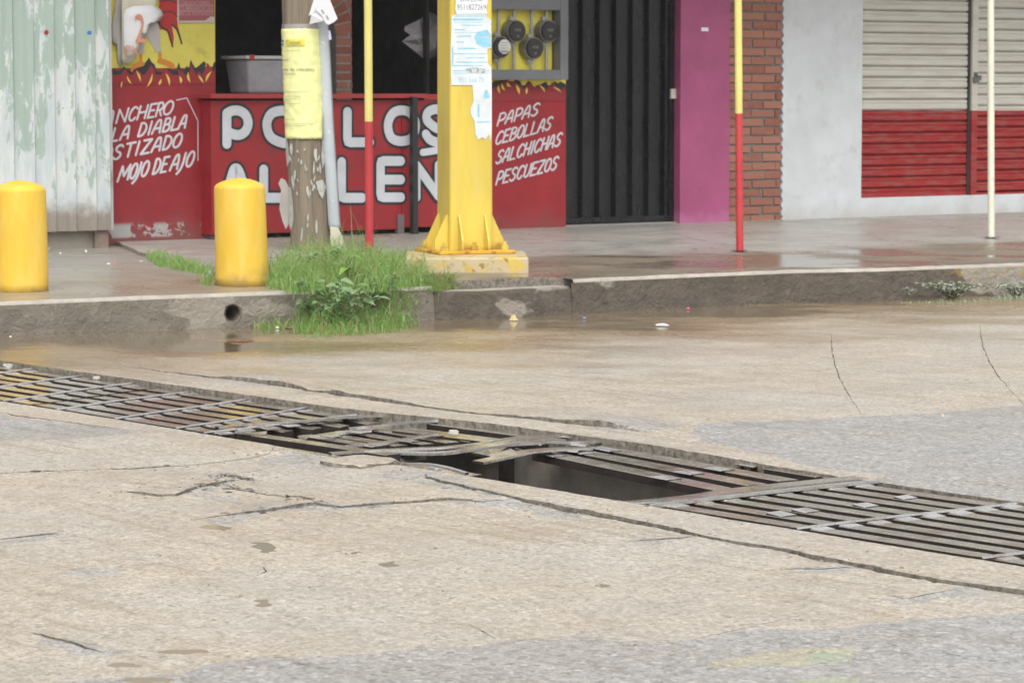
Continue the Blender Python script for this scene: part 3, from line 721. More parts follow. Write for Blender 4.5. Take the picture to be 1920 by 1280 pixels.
# ------------------------------------------------------------------ drain grating
def bar_world(mb, A, B, wd, th=.055, top=0, side=1, bend=None, seg=1, r=.0016):
    """a flat steel bar from A to B (3D, front top edge) of width wd reaching away from the street side; rounded front arris."""
    A = np.array(A, float); B = np.array(B, float); d = (B-A)[:2]; d = d/np.linalg.norm(d); nn = np.array([-d[1], d[0], 0])
    if nn[1] < 0: nn = -nn
    rows = []
    for i in range(seg+1):
        k = i/seg; p = A+(B-A)*k + (bend(k) if bend else 0)
        rows.append([p+np.array([0,0,-th]), p+np.array([0,0,-r]), p+nn*r, p+nn*(wd-r), p+nn*wd+np.array([0,0,-r]), p+nn*wd+np.array([0,0,-th])])
    m = 6; vs = [q for r in rows for q in r]
    for j, mi in ((0,side),(1,top),(2,top),(3,top),(4,side)):
        mb.add([], [], 0)
        o = len(mb.v)
        mb.v += [tuple(map(float, rows[i][jj])) for i in range(seg+1) for jj in (j, j+1)]
        for i in range(seg):
            f = (o+2*i, o+2*i+2, o+2*i+3, o+2*i+1)
            mb.f.append(f); mb.m.append(mi)
    for row in (rows[0], rows[-1]):
        o = len(mb.v); mb.v += [tuple(map(float, q)) for q in row]; mb.f.append(tuple(range(o, o+6))); mb.m.append(side)
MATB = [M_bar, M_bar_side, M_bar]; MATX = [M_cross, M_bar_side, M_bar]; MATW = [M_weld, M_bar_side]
ZG = -.004
def grate_panel(label, t0a, t0b, t1a, t1b, nlo, nhi, nb, wd, crosses, pads, zs=ZG, skip=()):
    g = thing('drain_grate', T((t0a+t1a)/2, (nlo+nhi)/2, zs), label, 'drain grate', 'steel grates over the street drain')
    pit = (nhi-nlo-.02)/nb
    for i in range(nb):
        if i in skip: continue
        n = nlo+.012+i*pit+.028*(pit/.12); k = (n-nlo)/(nhi-nlo)
        mb = MB(); dz = random.uniform(-.0006,.0006)
        bar_world(mb, T(t0a+(t0b-t0a)*k, n, zs+dz), T(t1a+(t1b-t1a)*k, n+random.uniform(-.004,.004), zs+dz+random.uniform(-.0008,.0008)), pit-.054, .06)
        obj('bar', mb, MATB, g)
        for pt in pads:
            t = pt+(t0b-t0a)*k*.9+random.uniform(-.03,.03); mb = MB()
            L = random.uniform(.035,.06)
            bar_world(mb, T(t, n+.003, zs+.007), T(t+L*1.3, n+.004, zs+.002), pit-.05, .008, 0, 1)
            if random.random() < .36: obj('weld_pad', mb, MATW, g)
    mb = MB(); bar_world(mb, T(t0a, nlo-.012, zs-.006), T(t1a, nlo-.012, zs-.006), .026, .05); obj('edge_angle', mb, MATB, g)
    for ca, cb in crosses:
        mb = MB(); A = np.array(T(ca, nlo-.004, zs+.0085)); B = np.array(T(cb, nhi-.012, zs+.0085)); 
        bar_world(mb, A, B, .024, .05, 0, 1, lambda k: np.array([0,0,.0015*math.sin(k*6+ca*3)]), 8, .0045); obj('cross_bar', mb, MATX, g)
        for i in range(nb):       # welds where each bar meets the cross bar
            if i in skip: continue
            n = nlo+.012+i*pit+.034*(pit/.12); k = (n-nlo)/(nhi-nlo); t = ca+(cb-ca)*k
            mb = MB(); L = random.uniform(.035,.06)
            bar_world(mb, T(t+.002, n+.003, zs+.004), T(t+L, n+.003, zs+.0004), pit-.054, .004, 0, 0); obj('weld_pad', mb, MATW, g)
    return g
SK = -.30
grate_panel('long steel drain grate with tight slanted cross bars, at its kerb end', -15.0, -15.0+SK, -11.15, -11.15+SK, N0+.01, N1L, 7, .08, [(t, t+SK) for t in (-14.54,-14.08,-13.62,-12.7,-12.24,-11.78,-11.33)], (-12.98,))
grate_panel('drain grate with slanted cross bars mirroring yellow, beside the collapsed section', -11.12, -11.12+SK, -9.72, -9.72+SK+.12, N0+.01, N1L+.01, 7, .08, [(-10.87,-11.15),(-10.40,-10.70),(-9.94,-10.24),(-9.74,-9.88)], ())
grate_panel('sound drain grate right of the collapsed section, with a row of welded pads midway', -7.13, -7.10, -6.45, -6.40, N0+.015, N1R-.01, 8, .08, [(-7.10,-7.05)], (-6.72,))
grate_panel('drain grate at the right edge of the picture beyond the straight cross bar', -6.41, -6.37, -5.68, -5.62, N0+.015, N1R-.01, 8, .08, [(-6.42,-6.36)], (-6.02,))
grate_panel('last drain grate cut off by the lower right corner of the picture', -5.66, -5.60, -3.0, -3.0, N0+.015, N1R-.01, 8, .08, [(-5.66,-5.59),(-4.88,-4.84),(-4.1,-4.08),(-3.3,-3.3)], (-5.2,))

dg = thing('drain_grate', G(900, 850, 0), 'collapsed buckled drain grate with torn bars and a gaping hole', 'drain grate', 'steel grates over the street drain')
def pbar(name, a, b, za, zb, wd, th=.045, mats=MATB, bend=None, seg=1):
    if name == 'weld_pad': za, zb, th = za-.0015, zb-.002, .004
    mb = MB(); bar_world(mb, G(a[0],a[1],za), G(b[0],b[1],zb), wd, th, 0, 1, bend, seg); return obj(name, mb, mats, dg)
def pstrip(name, pts, wd, th=.009, mats=MATX, ends=True):
    """bent flat strip through photograph points (u, v, z)."""
    w3 = smooth([G(u,v,z) for u,v,z in pts], 6); mb = MB(); n = len(w3)
    rows = []
    for i, p in enumerate(w3):
        d = w3[min(i+1,n-1)]-w3[max(i-1,0)]; d = d[:2]/np.linalg.norm(d[:2]); nn = np.array([-d[1], d[0], 0]); nn = nn if nn[1] > 0 else -nn
        rows.append([p-np.array([0,0,th]), p, p+nn*wd, p+nn*wd-np.array([0,0,th])])
    for i in range(n-1):
        for j, mi in ((0,0),(1,2 if wd > .024 else 0),(2,1),(3,1)):
            mb.add([rows[i][j], rows[i+1][j], rows[i+1][(j+1)%4], rows[i][(j+1)%4]], [(0,1,2,3)], mi)
    for r in (rows[0], rows[-1]): mb.add(r, [(0,1,2,3)], 1)
    return obj(name, mb, mats, dg)
def pplate(name, px, th=.01, mats=MATB):
    p = [G(u,v,z) for u,v,z in px]; n = len(p)
    mb = MB(); mb.add(p+[q-np.array([0,0,th]) for q in p], [tuple(range(n)), tuple(range(2*n-1,n-1,-1))], 0)
    mb.add(p+[q-np.array([0,0,th]) for q in p], [(i,(i+1)%n,n+(i+1)%n,n+i) for i in range(n)], 1)
    bm = bmesh.new()
    o = obj(name, mb, mats, dg); bm.from_mesh(o.data); bmesh.ops.recalc_face_normals(bm, faces=bm.faces); bm.to_mesh(o.data); bm.free()
    return o
# near long bar still in place, left of the hole
pbar('bar', (470,816), (725,853), -.004, -.010, .07)
pbar('edge_angle', (440,826), (640,858), -.012, -.012, .03)
# stubs of torn bars left hanging at the slanted cross bar
for a, b in (((466,799),(506,806)),((520,794),(560,801)),((572,790),(612,797)),((628,782),(664,792)),((672,778),(720,790)),((730,769),(790,777))):
    pbar('bar', a, (b[0]+26, b[1]+4), -.006, -.022, .082, .05); pbar('weld_pad', a, (a[0]+24, a[1]+2), .003, .0, .05, .008, MATW)
pstrip('cross_bar', [(410,800,.008),(480,793,.010),(580,787,.012),(660,780,.010),(752,777,.008)], .026)
pstrip('cross_bar', [(440,808,.006),(470,811,.007),(500,809,.012)], .024)
# sagging middle panel
pstrip('cross_bar', [(655,802,.0),(720,796,.006),(770,790,.01),(822,787,.012)], .024)
pstrip('cross_bar', [(560,820,-.02),(610,815,-.012),(655,809,-.004),(697,806,0)], .05)
pstrip('cross_bar', [(645,835,-.02),(690,832,-.01),(750,824,-.002),(800,815,.006),(822,812,.01)], .028)
for a, b in (((560,816),(700,838)),((596,813),(740,836)),((628,808),(790,833)),((660,800),(838,830)),((690,799),(880,828))):
    pbar('bar', a, b, -.018, -.016, .062)
pbar('bar', (735,806), (930,830), -.006, -.010, .115)
pbar('bar', (800,794), (1010,822), -.004, -.004, .05)
for a in ((600,816),(652,809),(665,803),(690,832),(745,825),(790,815),(806,790)):
    pbar('weld_pad', a, (a[0]+26, a[1]+3), .0, .0, .05, .008, MATW)
# long bowed strips across the break
pstrip('cross_bar', [(622,849,-.005),(690,844,-.004),(770,840,-.004),(830,838,0),(900,831,.008),(940,824,.012),(985,818,.014)], .03)
pstrip('cross_bar', [(712,846,-.012),(770,849,-.014),(830,849,-.012),(880,843,.0),(950,833,.012),(1010,829,.016),(1062,823,.016)], .075)
pstrip('cross_bar', [(884,834,.004),(930,830,.012),(980,822,.018),(1050,815,.016)], .028)
# torn scrap below the strips, left of the hole
pplate('scrap', [(690,848,-.02),(745,845,-.015),(800,852,-.03),(798,862,-.05),(740,868,-.05),(705,860,-.04)])
pplate('scrap', [(742,863,-.04),(768,850,-.03),(800,851,-.03),(778,866,-.06)], .01, MATX)
# curved bar by the near edge
pbar('bar', (722,868), (880,893), -.012, -.03, .075)
pstrip('cross_bar', [(752,868,.004),(790,868,.012),(830,874,.010),(872,886,-.004)], .02)
# broken stub tongues sticking over the hole
pstrip('cross_bar', [(907,866,.004),(950,857,.012),(1000,846,.022),(1060,841,.018),(1112,839,.012)], .062)
pplate('scrap', [(884,848,.0),(915,842,.01),(950,838,.012),(925,856,.004),(905,852,.0)])
pplate('scrap', [(915,853,.006),(958,841,.012),(968,846,.012),(928,860,.004)], .008, MATX)
pstrip('cross_bar', [(935,833,.01),(990,830,.012),(1015,826,.014)], .03)
pstrip('cross_bar', [(1010,826,.016),(1060,828,.016),(1110,827,.014),(1150,823,.01)], .022)
for a in ((985,831),(1012,828),(1068,833),(1000,846),(1052,844),(1116,826),(1050,818)):
    pbar('weld_pad', a, (a[0]+30, a[1]+3), .012, .008, .05, .008, MATW)
# right-hand run of bars that survived behind the hole
for i, (a, b) in enumerate((((998,848),(1352,921)),((1050,843),(1402,910)),((1102,838),(1462,902)),((1150,832),(1530,894)))):
    pbar('bar', a, b, -.004, -.006, .088, .03)
    k = .62 if i == 0 else .60
    m = (a[0]+(b[0]-a[0])*k, a[1]+(b[1]-a[1])*k)
    pbar('weld_pad', m, (m[0]+34, m[1]+6), .001, .0, .066, .009, MATW); pbar('weld_pad', (a[0]+2,a[1]), (a[0]+40,a[1]+8), .003, .0, .06, .006, MATW)
# beam under the first of them: web and foot flange seen through the hole
A = G(1000, 852, -.03); B = G(1362, 926, -.03)
mb = MB(); A2 = G(860, 822, -.03)
dv = (B-A)/np.linalg.norm(B-A); nv = np.array([-dv[1], dv[0], 0]); nv = nv if nv[1] > 0 else -nv
hexa(mb, [A2+nv*.03+[0,0,-.24], B+nv*.03+[0,0,-.24], B+nv*.042+[0,0,-.24], A2+nv*.042+[0,0,-.24], A2+nv*.03, B+nv*.03, B+nv*.042, A2+nv*.042])
hexa(mb, [A2-nv*.09+[0,0,-.262], B-nv*.09+[0,0,-.262], B+nv*.1+[0,0,-.262], A2+nv*.1+[0,0,-.262], A2-nv*.09+[0,0,-.242], B-nv*.09+[0,0,-.242], B+nv*.1+[0,0,-.242], A2+nv*.1+[0,0,-.242]])
obj('support_beam', mb, M_web, dg)
mb = MB(); q0 = G(948, 838, -.03); hexa(mb, [q0+nv*a+dv*b+[0,0,c] for c in (-.6,-.0) for a, b in ((-.02,-.02),(-.02,.05),(.03,.05),(.03,-.02))]); obj('support_beam', mb, M_bar_side, dg)
# bent end plate between the hole and the sound grate
pstrip('end_plate', [(1180,946,-.004),(1260,939,.0),(1330,931,.004),(1400,920,.008),(1480,911,.008),(1560,903,.006),(1630,896,.004)], .085, .012, MATB)
pstrip('cross_bar', [(1215,949,.002),(1290,939,.006),(1360,930,.009),(1420,923,.010),(1480,917,.009),(1540,911,.008),(1600,905,.008),(1655,900,.006)], .022)
pstrip('cross_bar', [(1120,936,-.004),(1180,941,.0),(1240,941,.0)], .02)
# loose broken concrete lump at the near edge
def lump(name, c, sx, sy, sz, seed, mats, ang=0.0, flat=.6):
    mb = MB(); bm = bmesh.new(); bmesh.ops.create_icosphere(bm, subdivisions=3, radius=1.0)
    ca, sa = math.cos(ang), math.sin(ang); vs = []
    for v in bm.verts:
        p = v.co.copy(); k = 1+.22*mnoise.noise(p*1.6+Vector((seed,0,0)))+.10*mnoise.noise(p*5+Vector((seed,3,0)))
        m = max(abs(p.x),abs(p.y),abs(p.z)); p = p*(1/m*.55+.45)*k
        x, y, z = p.x*sx, p.y*sy, min(p.z, flat)*sz; vs.append((c[0]+x*ca-y*sa, c[1]+x*sa+y*ca, c[2]+z))
    mb.add(vs, [tuple(v.index for v in f.verts) for f in bm.faces]); bm.free()
    return obj(name, mb, mats, origin=c)
c_ = G(672, 873, .0); lp = lump('concrete_chunk', (c_[0], c_[1]+.1, -.012), .13, .13, .036, 3.0, [M_break, M_road], -.7)
for pg in lp.data.polygons:
    if pg.normal.z > .7: pg.material_index = 1
tag(lp, 'broken concrete chunk lying at the grate edge by the hole', 'rubble')

# ------------------------------------------------------------------ corrugated fence at the left
fo = thing('sheet_fence', F(-5, .25, .2), 'peeling green and white corrugated sheet fence at the left', 'fence')
def corr(mb, s0, s1, z0, z1, d, pitch, depth, phase=0.0, top=.42, slope=.12, z0b=None, thick=True):
    xs = []; s = s0-((s0-phase)%pitch)
    prof = [(0,0),(slope,1),(top,1),(top+slope,0)]
    pts = []
    while s < s1+pitch:
        for a, h in prof:
            q = s+a*pitch
            if s0 <= q <= s1: pts.append((q, h*depth))
        s += pitch
    pts = [(s0, 0)]+pts+[(s1, 0)]
    vs = [F(a, d+h, z0) for a, h in pts]+[F(a, d+h, z1) for a, h in pts]; n = len(pts)
    mb.add(vs, [(i, i+1, n+i+1, n+i) for i in range(n-1)])
    if thick:
        vs = [F(a, d+h-.004, z0) for a, h in pts]+[F(a, d+h-.004, z1) for a, h in pts]; mb.add(vs, [(n+i, n+i+1, i+1, i) for i in range(n-1)])
sR = S(206, 250, .25)[0]; zb = S(140, 433, .25)[1]
mb = MB(); corr(mb, -9.0, sR-.012, zb, 2.7, .25, S(160,250,.25)[0]-S(122,250,.25)[0], .032, S(160,250,.25)[0]); obj('corrugated_sheet', mb, M_corr, fo)
mb = MB(); fbox(mb, sR-.014, sR+.004, .12, .285, zb, 2.7); obj('end_post', mb, paint('fence end post', (.36,.35,.34), .1, dirt=(.2,.15,.12), rough=.6), fo)
mb = MB(); fbox(mb, -9.0, S(178,440,.18)[0], .0, .18, .1, zb+.05); obj('base_wall', mb, rough_mat('fence base render', (.24,.21,.175), (.30,.275,.235), .8, 5, .3), fo)
mb = MB(); fbox(mb, S(178,440,.22)[0], sR-.006, .0, .22, .1, zb-.003); obj('base_pillar', mb, paint('fence foot', (.20,.145,.125), .2, dirt=(.3,.28,.24), rough=.75), fo)
for u, v, m_, nm in ((87.5,61,M_mred,'red'),(168,62,M_ink_b,'blue')):
    mb = MB(); s_, z_ = S(u, v, .28); tube(mb, F(s_,.275,z_), F(s_,.284,z_), .018, .015, 12); obj('bottle_cap_washer', mb, m_, fo)

# ------------------------------------------------------------------ the grill shop
sh = thing('shop_building', F(-1.6, 0, .24), 'red grill shop with flame mural, hand lettering and dark stall', 'building')
sA, sB, sC, sD_ = -4.6, S(403,60)[0], -.98, S(1061,300)[0]
mb = MB(); fbox(mb, sC, sD_, -.18, 0, .1, 3.2); obj('wall', mb, M_red2, sh)
mb = MB(); fbox(mb, sA, sB, -.18, 0, .1, 3.2); fbox(mb, sB, sC, -.18, 0, 2.55, 3.2)
obj('wall', mb, M_red, sh)
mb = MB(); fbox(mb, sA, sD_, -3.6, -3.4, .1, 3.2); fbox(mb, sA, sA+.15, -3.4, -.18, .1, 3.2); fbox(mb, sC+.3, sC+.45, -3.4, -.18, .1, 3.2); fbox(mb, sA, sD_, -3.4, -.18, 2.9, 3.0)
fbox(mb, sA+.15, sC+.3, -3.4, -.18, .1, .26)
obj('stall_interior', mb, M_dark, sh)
mb = MB(); fbox(mb, -14, sD_, -4, -.2, 3.2, 3.5); fbox(mb, -14, sA, -.6, -.2, .0, 3.5); fbox(mb, -14, sD_, -.2, .02, 3.2, 4.4); obj('parapet', mb, M_red, sh)
def wpx(pl, d=0.0): return [S(u, v, d) for u, v in pl]
# yellow upper fields
mb = MB(); fpoly(mb, wpx([(200,-40),(403,-40),(403,128),(200,128)]), 0, .002); obj('yellow_field', mb, M_yellow_wall, sh)
mb = MB(); fpoly(mb, wpx([(905,-40),(1060.5,-40),(1060.5,160),(905,160)]), 0, .002); obj('yellow_field', mb, paint('brightened yellow meter field', (.80,.70,.10), .08, dirt=(.62,.55,.12), rough=.5), sh)  # yellow brightened to offset the shade of the meter frame
fl_k = [(200,140),(200,118),(208,127),(216,132),(222,134),(232,125),(240,132),(250,134),(258,126),(268,122),(276,113),(279,108),(284,117),(290,122),(293,134),(305,136),(312,128),(322,132),(330,132),(335,117),(338,128),(342,134),(350,124),(354,128),(357,112),(362,122),(366,128),(372,124),(382,115),(386,120),(384,126),(392,125),(398,126),(401,116),(403,118),(403,140)]
fl_r = [(200,146),(204,140),(211,141),(218,146),(226,140),(234,130),(240,138),(246,143),(256,131),(262,136),(268,142),(275,135),(283,122),(290,134),(292,142),(300,144),(310,128),(318,136),(326,143),(336,140),(330,128),(344,138),(350,146),(357,130),(356,120),(362,130),(366,140),(374,134),(378,142),(385,128),(388,118),(396,128),(400,136),(403,128),(403,158),(200,158)]
mb = MB(); fpoly(mb, wpx(fl_k), .002, .004); obj('flame_outline', mb, M_black, sh)
mb = MB(); fpoly(mb, wpx(fl_r), .004, .006); obj('flame', mb, M_red, sh)
def sliver(mb, u0, v0, u1, v1, w, d0, d1, curve=0.0):
    a = np.array((u0,v0),float); b = np.array((u1,v1),float); dd = b-a; nn = np.array([-dd[1],dd[0]])/np.linalg.norm(dd); L=[]; R=[]
    for k in np.linspace(0,1,9):
        c = a+dd*k+nn*curve*math.sin(math.pi*k); h = w*.5*math.sin(math.pi*min(.98,max(.02,k)))
        L.append(c+nn*h); R.append(c-nn*h)
    fpoly(mb, wpx([tuple(q) for q in L]+[tuple(q) for q in R[::-1]]), d0, d1)
for a in ((237,143,246,158,3,1),(255,133,263,153,3.5,-1),(285,139,275,163,3.5,-2),(302,149,297,160,4,0),(310,138,317,161,4,-2),(335,143,338,157,4,-2),(352,136,356,155,4,2),(228,153,226,165,2.5,0),(371,141,381,156,3.5,0),(396,134,385,154,4,2)): mb = MB(); sliver(mb, *a[:5], .006, .008, a[5]); obj('flame_tongue', mb, M_flame_y, sh)
# right wall flames below the meter frame
fr_k = [(905,166),(918,160),(926,152),(938,151),(952,150),(958,158),(965,150),(975,152),(980,165),(990,152),(1000,158),(1003,170),(1010,160),(1018,156),(1024,154),(1029,165),(1040,153),(1046,157),(1050,153),(1060,158),(1060,175),(905,175)]
fr_r = [(905,176),(920,168),(935,158),(945,152),(957,152),(966,154),(975,162),(982,168),(992,153),(1002,168),(1009,158),(1018,164),(1024,168),(1036,154),(1044,164),(1052,168),(1060,164),(1060,190),(905,190)]
mb = MB(); fpoly(mb, wpx(fr_k), .002, .004); obj('flame_outline', mb, M_black, sh)
mb = MB(); fpoly(mb, wpx(fr_r), .004, .006); obj('flame', mb, M_red, sh)
for a in ((934,160,937,175,4,2),(940,157,946,170,4,1.5),(966,158,973,177,5,-1),(987,164,986,177,4,0),(1010,160,1021,173,3,-1.5),(1036,163,1051,173,3,-1),(950,154,957,163,5,2),(995,154,1003,164,4,0)): mb = MB(); sliver(mb, *a[:5], .006, .008, a[5]); obj('flame_tongue', mb, M_flame_y, sh)
# painted bird: legs, feet and tail plumes (the rest is under a torn poster)
mb = MB(); fpoly(mb, wpx(smooth([(300,-10),(330,-10),(333,14),(331,32),(333,50),(339,72),(340,80),(336,72),(329,55),(322,48),(325,70),(323,86),(318,70),(311,54),(300,56),(296,42),(294,28),(298,10)], 4, True)), .004, .006); obj('tail_plumes', mb, M_mred, sh)
mb = MB()
for pl, wd_ in (([(296,42),(306,54),(313,58),(318,72),(323,88)],.012),([(322,47),(331,56),(337,72),(340,82)],.012),([(304,24),(316,22),(326,25),(331,32)],.009),([(302,3),(316,1),(330,6)],.009)):
    stroke(mb, smooth(wpx(pl), 5), wd_, FS, .006, .0068)
obj('plume_outline', mb, M_black, sh)
mb = MB(); fpoly(mb, wpx(smooth([(268,60),(284,38),(293,40),(299,60),(300,80),(300,90),(304,94),(302,97),(297,95),(294,98),(290,99),(289,91),(282,82),(276,70)], 4, True)), .004, .0065); obj('bird_leg', mb, M_birdgrey, sh); mb = MB()
fpoly(mb, wpx(smooth([(248,80),(272,62),(271,78),(269,92),(271,98),(266,100),(262,102),(258,100),(258,92)], 4, True)), .004, .0065)
obj('bird_leg', mb, M_birdgrey, sh)
mb = MB(); fpoly(mb, wpx(smooth([(296,99),(302,100),(303,110),(315,114),(325,120),(327,127),(323,130),(312,124),(299,119),(294,116),(297,110)], 4, True)), .0045, .0075); obj('bird_foot', mb, M_orange, sh); mb = MB()
fpoly(mb, wpx(smooth([(261,102),(266,102),(266,114),(271,119),(268,124),(258,127),(249,131),(247,136),(244,130),(250,121),(260,115)], 4, True)), .0045, .0075)
obj('bird_foot', mb, M_orange, sh)
# hand lettering ------------------------------------------------------------
GL = {
 'A': [([(0,0),(.18,.55),(.36,.92),(.55,1),(.72,.9),(.82,.5),(.9,0)],1),([(.16,.36),(.86,.36)],0)],
 'B': [([(.08,0),(.08,1)],0),([(.08,1),(.5,1),(.8,.86),(.78,.64),(.5,.54),(.1,.53)],1),([(.1,.53),(.6,.52),(.92,.36),(.88,.12),(.55,0),(.08,0)],1)],
 'C': [([(.92,.84),(.66,1),(.3,.93),(.06,.6),(.08,.25),(.32,.02),(.66,.02),(.9,.18)],1)],
 'D': [([(.08,0),(.08,1)],0),([(.08,1),(.5,.97),(.88,.7),(.9,.35),(.6,.05),(.08,0)],1)],
 'E': [([(.9,1),(.1,1),(.1,0),(.9,0)],0),([(.1,.52),(.75,.52)],0)],
 'H': [([(.08,0),(.08,1)],0),([(.9,0),(.9,1)],0),([(.08,.5),(.9,.5)],0)],
 'I': [([(.5,0),(.5,1)],0)],
 'J': [([(.8,1),(.78,.3),(.6,-.1),(.2,-.35)],1)],
 'L': [([(.1,1),(.1,0),(.9,0)],0)],
 'M': [([(0,0),(.12,1)],0),([(.12,1),(.5,.3)],0),([(.5,.3),(.88,1)],0),([(.88,1),(1,0)],0)],
 'N': [([(.05,0),(.05,1)],0),([(.05,1),(.92,0)],0),([(.92,0),(.92,1)],0)],
 'O': [([(.5,1),(.18,.85),(.05,.5),(.18,.13),(.5,0),(.82,.13),(.95,.5),(.82,.86)],2)],
 'P': [([(.1,0),(.1,1)],0),([(.1,1),(.6,.99),(.92,.78),(.85,.5),(.5,.4),(.1,.42)],1)],
 'R': [([(.1,0),(.1,1)],0),([(.1,1),(.6,.99),(.9,.78),(.82,.54),(.5,.46),(.1,.47)],1),([(.45,.46),(.92,0)],0)],
 'S': [([(.9,.86),(.66,1),(.3,.96),(.14,.76),(.34,.56),(.7,.44),(.84,.22),(.62,.02),(.28,.01),(.05,.14)],1)],
 'T': [([(0,1),(1,1)],0),([(.5,1),(.5,0)],0)],
 'U': [([(.08,1),(.08,.3),(.3,.03),(.62,.03),(.88,.3),(.9,1)],1)],
 'Z': [([(.06,1),(.92,1)],0),([(.92,1),(.06,0)],0),([(.06,0),(.94,0)],0)],
}
def letters(mb, items, base0, base1, h, wd, d0, shear=.28):
    (xa, ya), (xb, yb) = base0, base1
    for ci, (ch, x0, x1) in enumerate(items):
        for si, (pl, fl) in enumerate(GL[ch]):
            p2 = smooth(pl, 4, fl == 2) if fl else pl
            q = []
            for a, b in p2:
                x = x0+(x1-x0)*a; yb_ = ya+(yb-ya)*((x-xa)/(xb-xa)); q.append(S(x+shear*b*h-shear*.5*h, yb_-b*h))
            stroke(mb, q, wd, FS, d0, d0+.0016+.0003*si+.0001*(ci%2), fl == 2)
def spread(txt, x0, x1, gap=.16):
    n = len(txt); wl = [.45 if c == 'I' else (.5 if c == ' ' else 1) for c in txt]; u = (x1-x0)/(sum(wl)+gap*(n-1)); out = []; x = x0
    for c, k in zip(txt, wl):
        if c != ' ': out.append((c, x, x+u*k))
        x += u*(k+gap)
    return out
mb = MB()
letters(mb, [('A',200,214),('N',220,239),('C',243,257),('H',259,276),('E',279,292),('R',294,306),('O',307,325)], (213,232.5),(325,213.5), 25, .015, .0)
letters(mb, [('L',211,224),('A',228,244),('D',261,275),('I',277,286),('A',288,304),('B',307,320),('L',323,336),('A',337,351)], (209,266),(351,239.5), 24.5, .016, .0)
letters(mb, [('O',196,210),('S',214,230),('T',235,251),('I',253,263),('Z',266,283),('A',287,304),('D',307,322),('O',325,341)], (212,300),(341,275), 25.5, .0165, .0)
letters(mb, [('M',224,243),('O',245,257),('J',252,264),('O',266,279),('D',289,301),('E',304,315),('A',322,337),('J',335,347),('O',350,364)], (222,341),(364,311), 28, .017, .0)
stroke(mb, wpx([(331,188),(350,184),(371,227),(371,301)]), .007, FS, .0, .0015)
obj('lettering', mb, M_white, sh)
mb = MB()
letters(mb, spread('PAPAS', 934, 1011), (932,237),(1011,215), 22.5, .015, .0)
letters(mb, spread('CEBOLLAS', 931, 1035), (930,272),(1035,242), 23.5, .015, .0)
letters(mb, spread('SALCHICHAS', 932, 1053), (931,308),(1053,272.5), 24, .0155, .0)
letters(mb, spread('PESCUEZOS', 932, 1046), (931,347),(1046,317), 24, .0155, .0)
obj('lettering', mb, M_white, sh)
# black sheet door and its surround
s0, s1 = sD_, S(1272,200)[0]
dr = None
mb = MB(); corr(mb, s0+.01, s1-.03, S(1160,408)[1], 2.9, -.115, (S(1191,100)[0]-S(1160,100)[0]), .045, S(1099,100)[0], .36, .10); dr = obj('door', mb, M_door, sh)
mb = MB(); fbox(mb, s0+.01, s1-.03, -.10, -.055, S(1160,417)[1], S(1160,407)[1]); fbox(mb, s1-.05, s1-.004, -.12, -.05, .27, 2.9); obj('door_frame', mb, M_door, dr)
mb = MB(); a = S(1256,167,-.05); b = S(1265,185,-.05); fbox(mb, a[0], b[0], -.049, -.03, b[1], a[1]); obj('door_lock', mb, paint('lock plate', (.5,.47,.38), .25, dirt=(.2,.15,.1), rough=.4, nsc=30), dr)
mb = MB(); fbox(mb, s0, s1, -.16, -.02, .1, S(1160,419,-.02)[1]); obj('threshold', mb, rough_mat('threshold concrete', (.22,.21,.19), (.30,.285,.26), .6, 8, .4), sh)
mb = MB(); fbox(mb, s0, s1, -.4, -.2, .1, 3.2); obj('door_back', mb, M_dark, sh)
# pink pillar
mb = MB(); fbox(mb, s1, S(1365,200)[0], -.2, .03, .1, 3.2); obj('pillar', mb, M_ppink, sh, bevel=.008)
mb = MB(); a = S(1315,52,.03); b = S(1328,59,.03); fbox(mb, a[0], b[0], .03, .032, b[1], a[1]); obj('sticker', mb, M_paper_w, sh)

# brick pier seen inside the stall
def bricks(mb, tints, s0, s1, z0, z1, dfront, L, Hc, mort, seed, depth=.02, d_right=0.0):
    rnd = random.Random(seed); z = z0; row = 0
    while z < z1:
        x = s0-(L*.5 if row % 2 else 0)-rnd.uniform(0,.03)
        while x < s1:
            a = max(x, s0); b = min(x+L*rnd.uniform(.94,1.04), s1+(rnd.uniform(-.012,.006) if d_right else 0))
            if b-a > .02:
                t = rnd.random(); jd = rnd.uniform(-.003,.003)
                fbox(mb, a+mort/2, b-(mort/2 if b < s1-.01 else 0), dfront-depth, dfront+jd, z+mort/2+rnd.uniform(-.002,.002), z+Hc-mort/2+rnd.uniform(-.002,.002)); tints += [t]*6
            x = x+L
        z += Hc; row += 1
def brick_obj(name, mb, tints, parent):
    o = obj(name, mb, M_brick, parent); at = o.data.attributes.new('tint', 'FLOAT', 'FACE'); at.data.foreach_set('value', tints); return o
bd = -.55
a = S(630,70,bd)[0]; b = S(660,70,bd)[0]
mb = MB(); fbox(mb, a+.004, b-.004, bd-.3, bd-.006, .26, 2.9); pier = obj('brick_pier', mb, rough_mat('pale pier mortar', (.26,.25,.235), (.34,.33,.31), .8, 20, .4), sh)
mb = MB(); tn_ = []; bricks(mb, tn_, a, b, S(640,178,bd)[1]-.3, S(640,68,bd)[1], bd, .30, S(640,70,bd)[1]-S(640,86.3,bd)[1], .014, 5); 
cx, cz = S(560, 64, bd); r0, r1 = abs(S(630,64,bd)[0]-cx), abs(S(662,64,bd)[0]-cx)
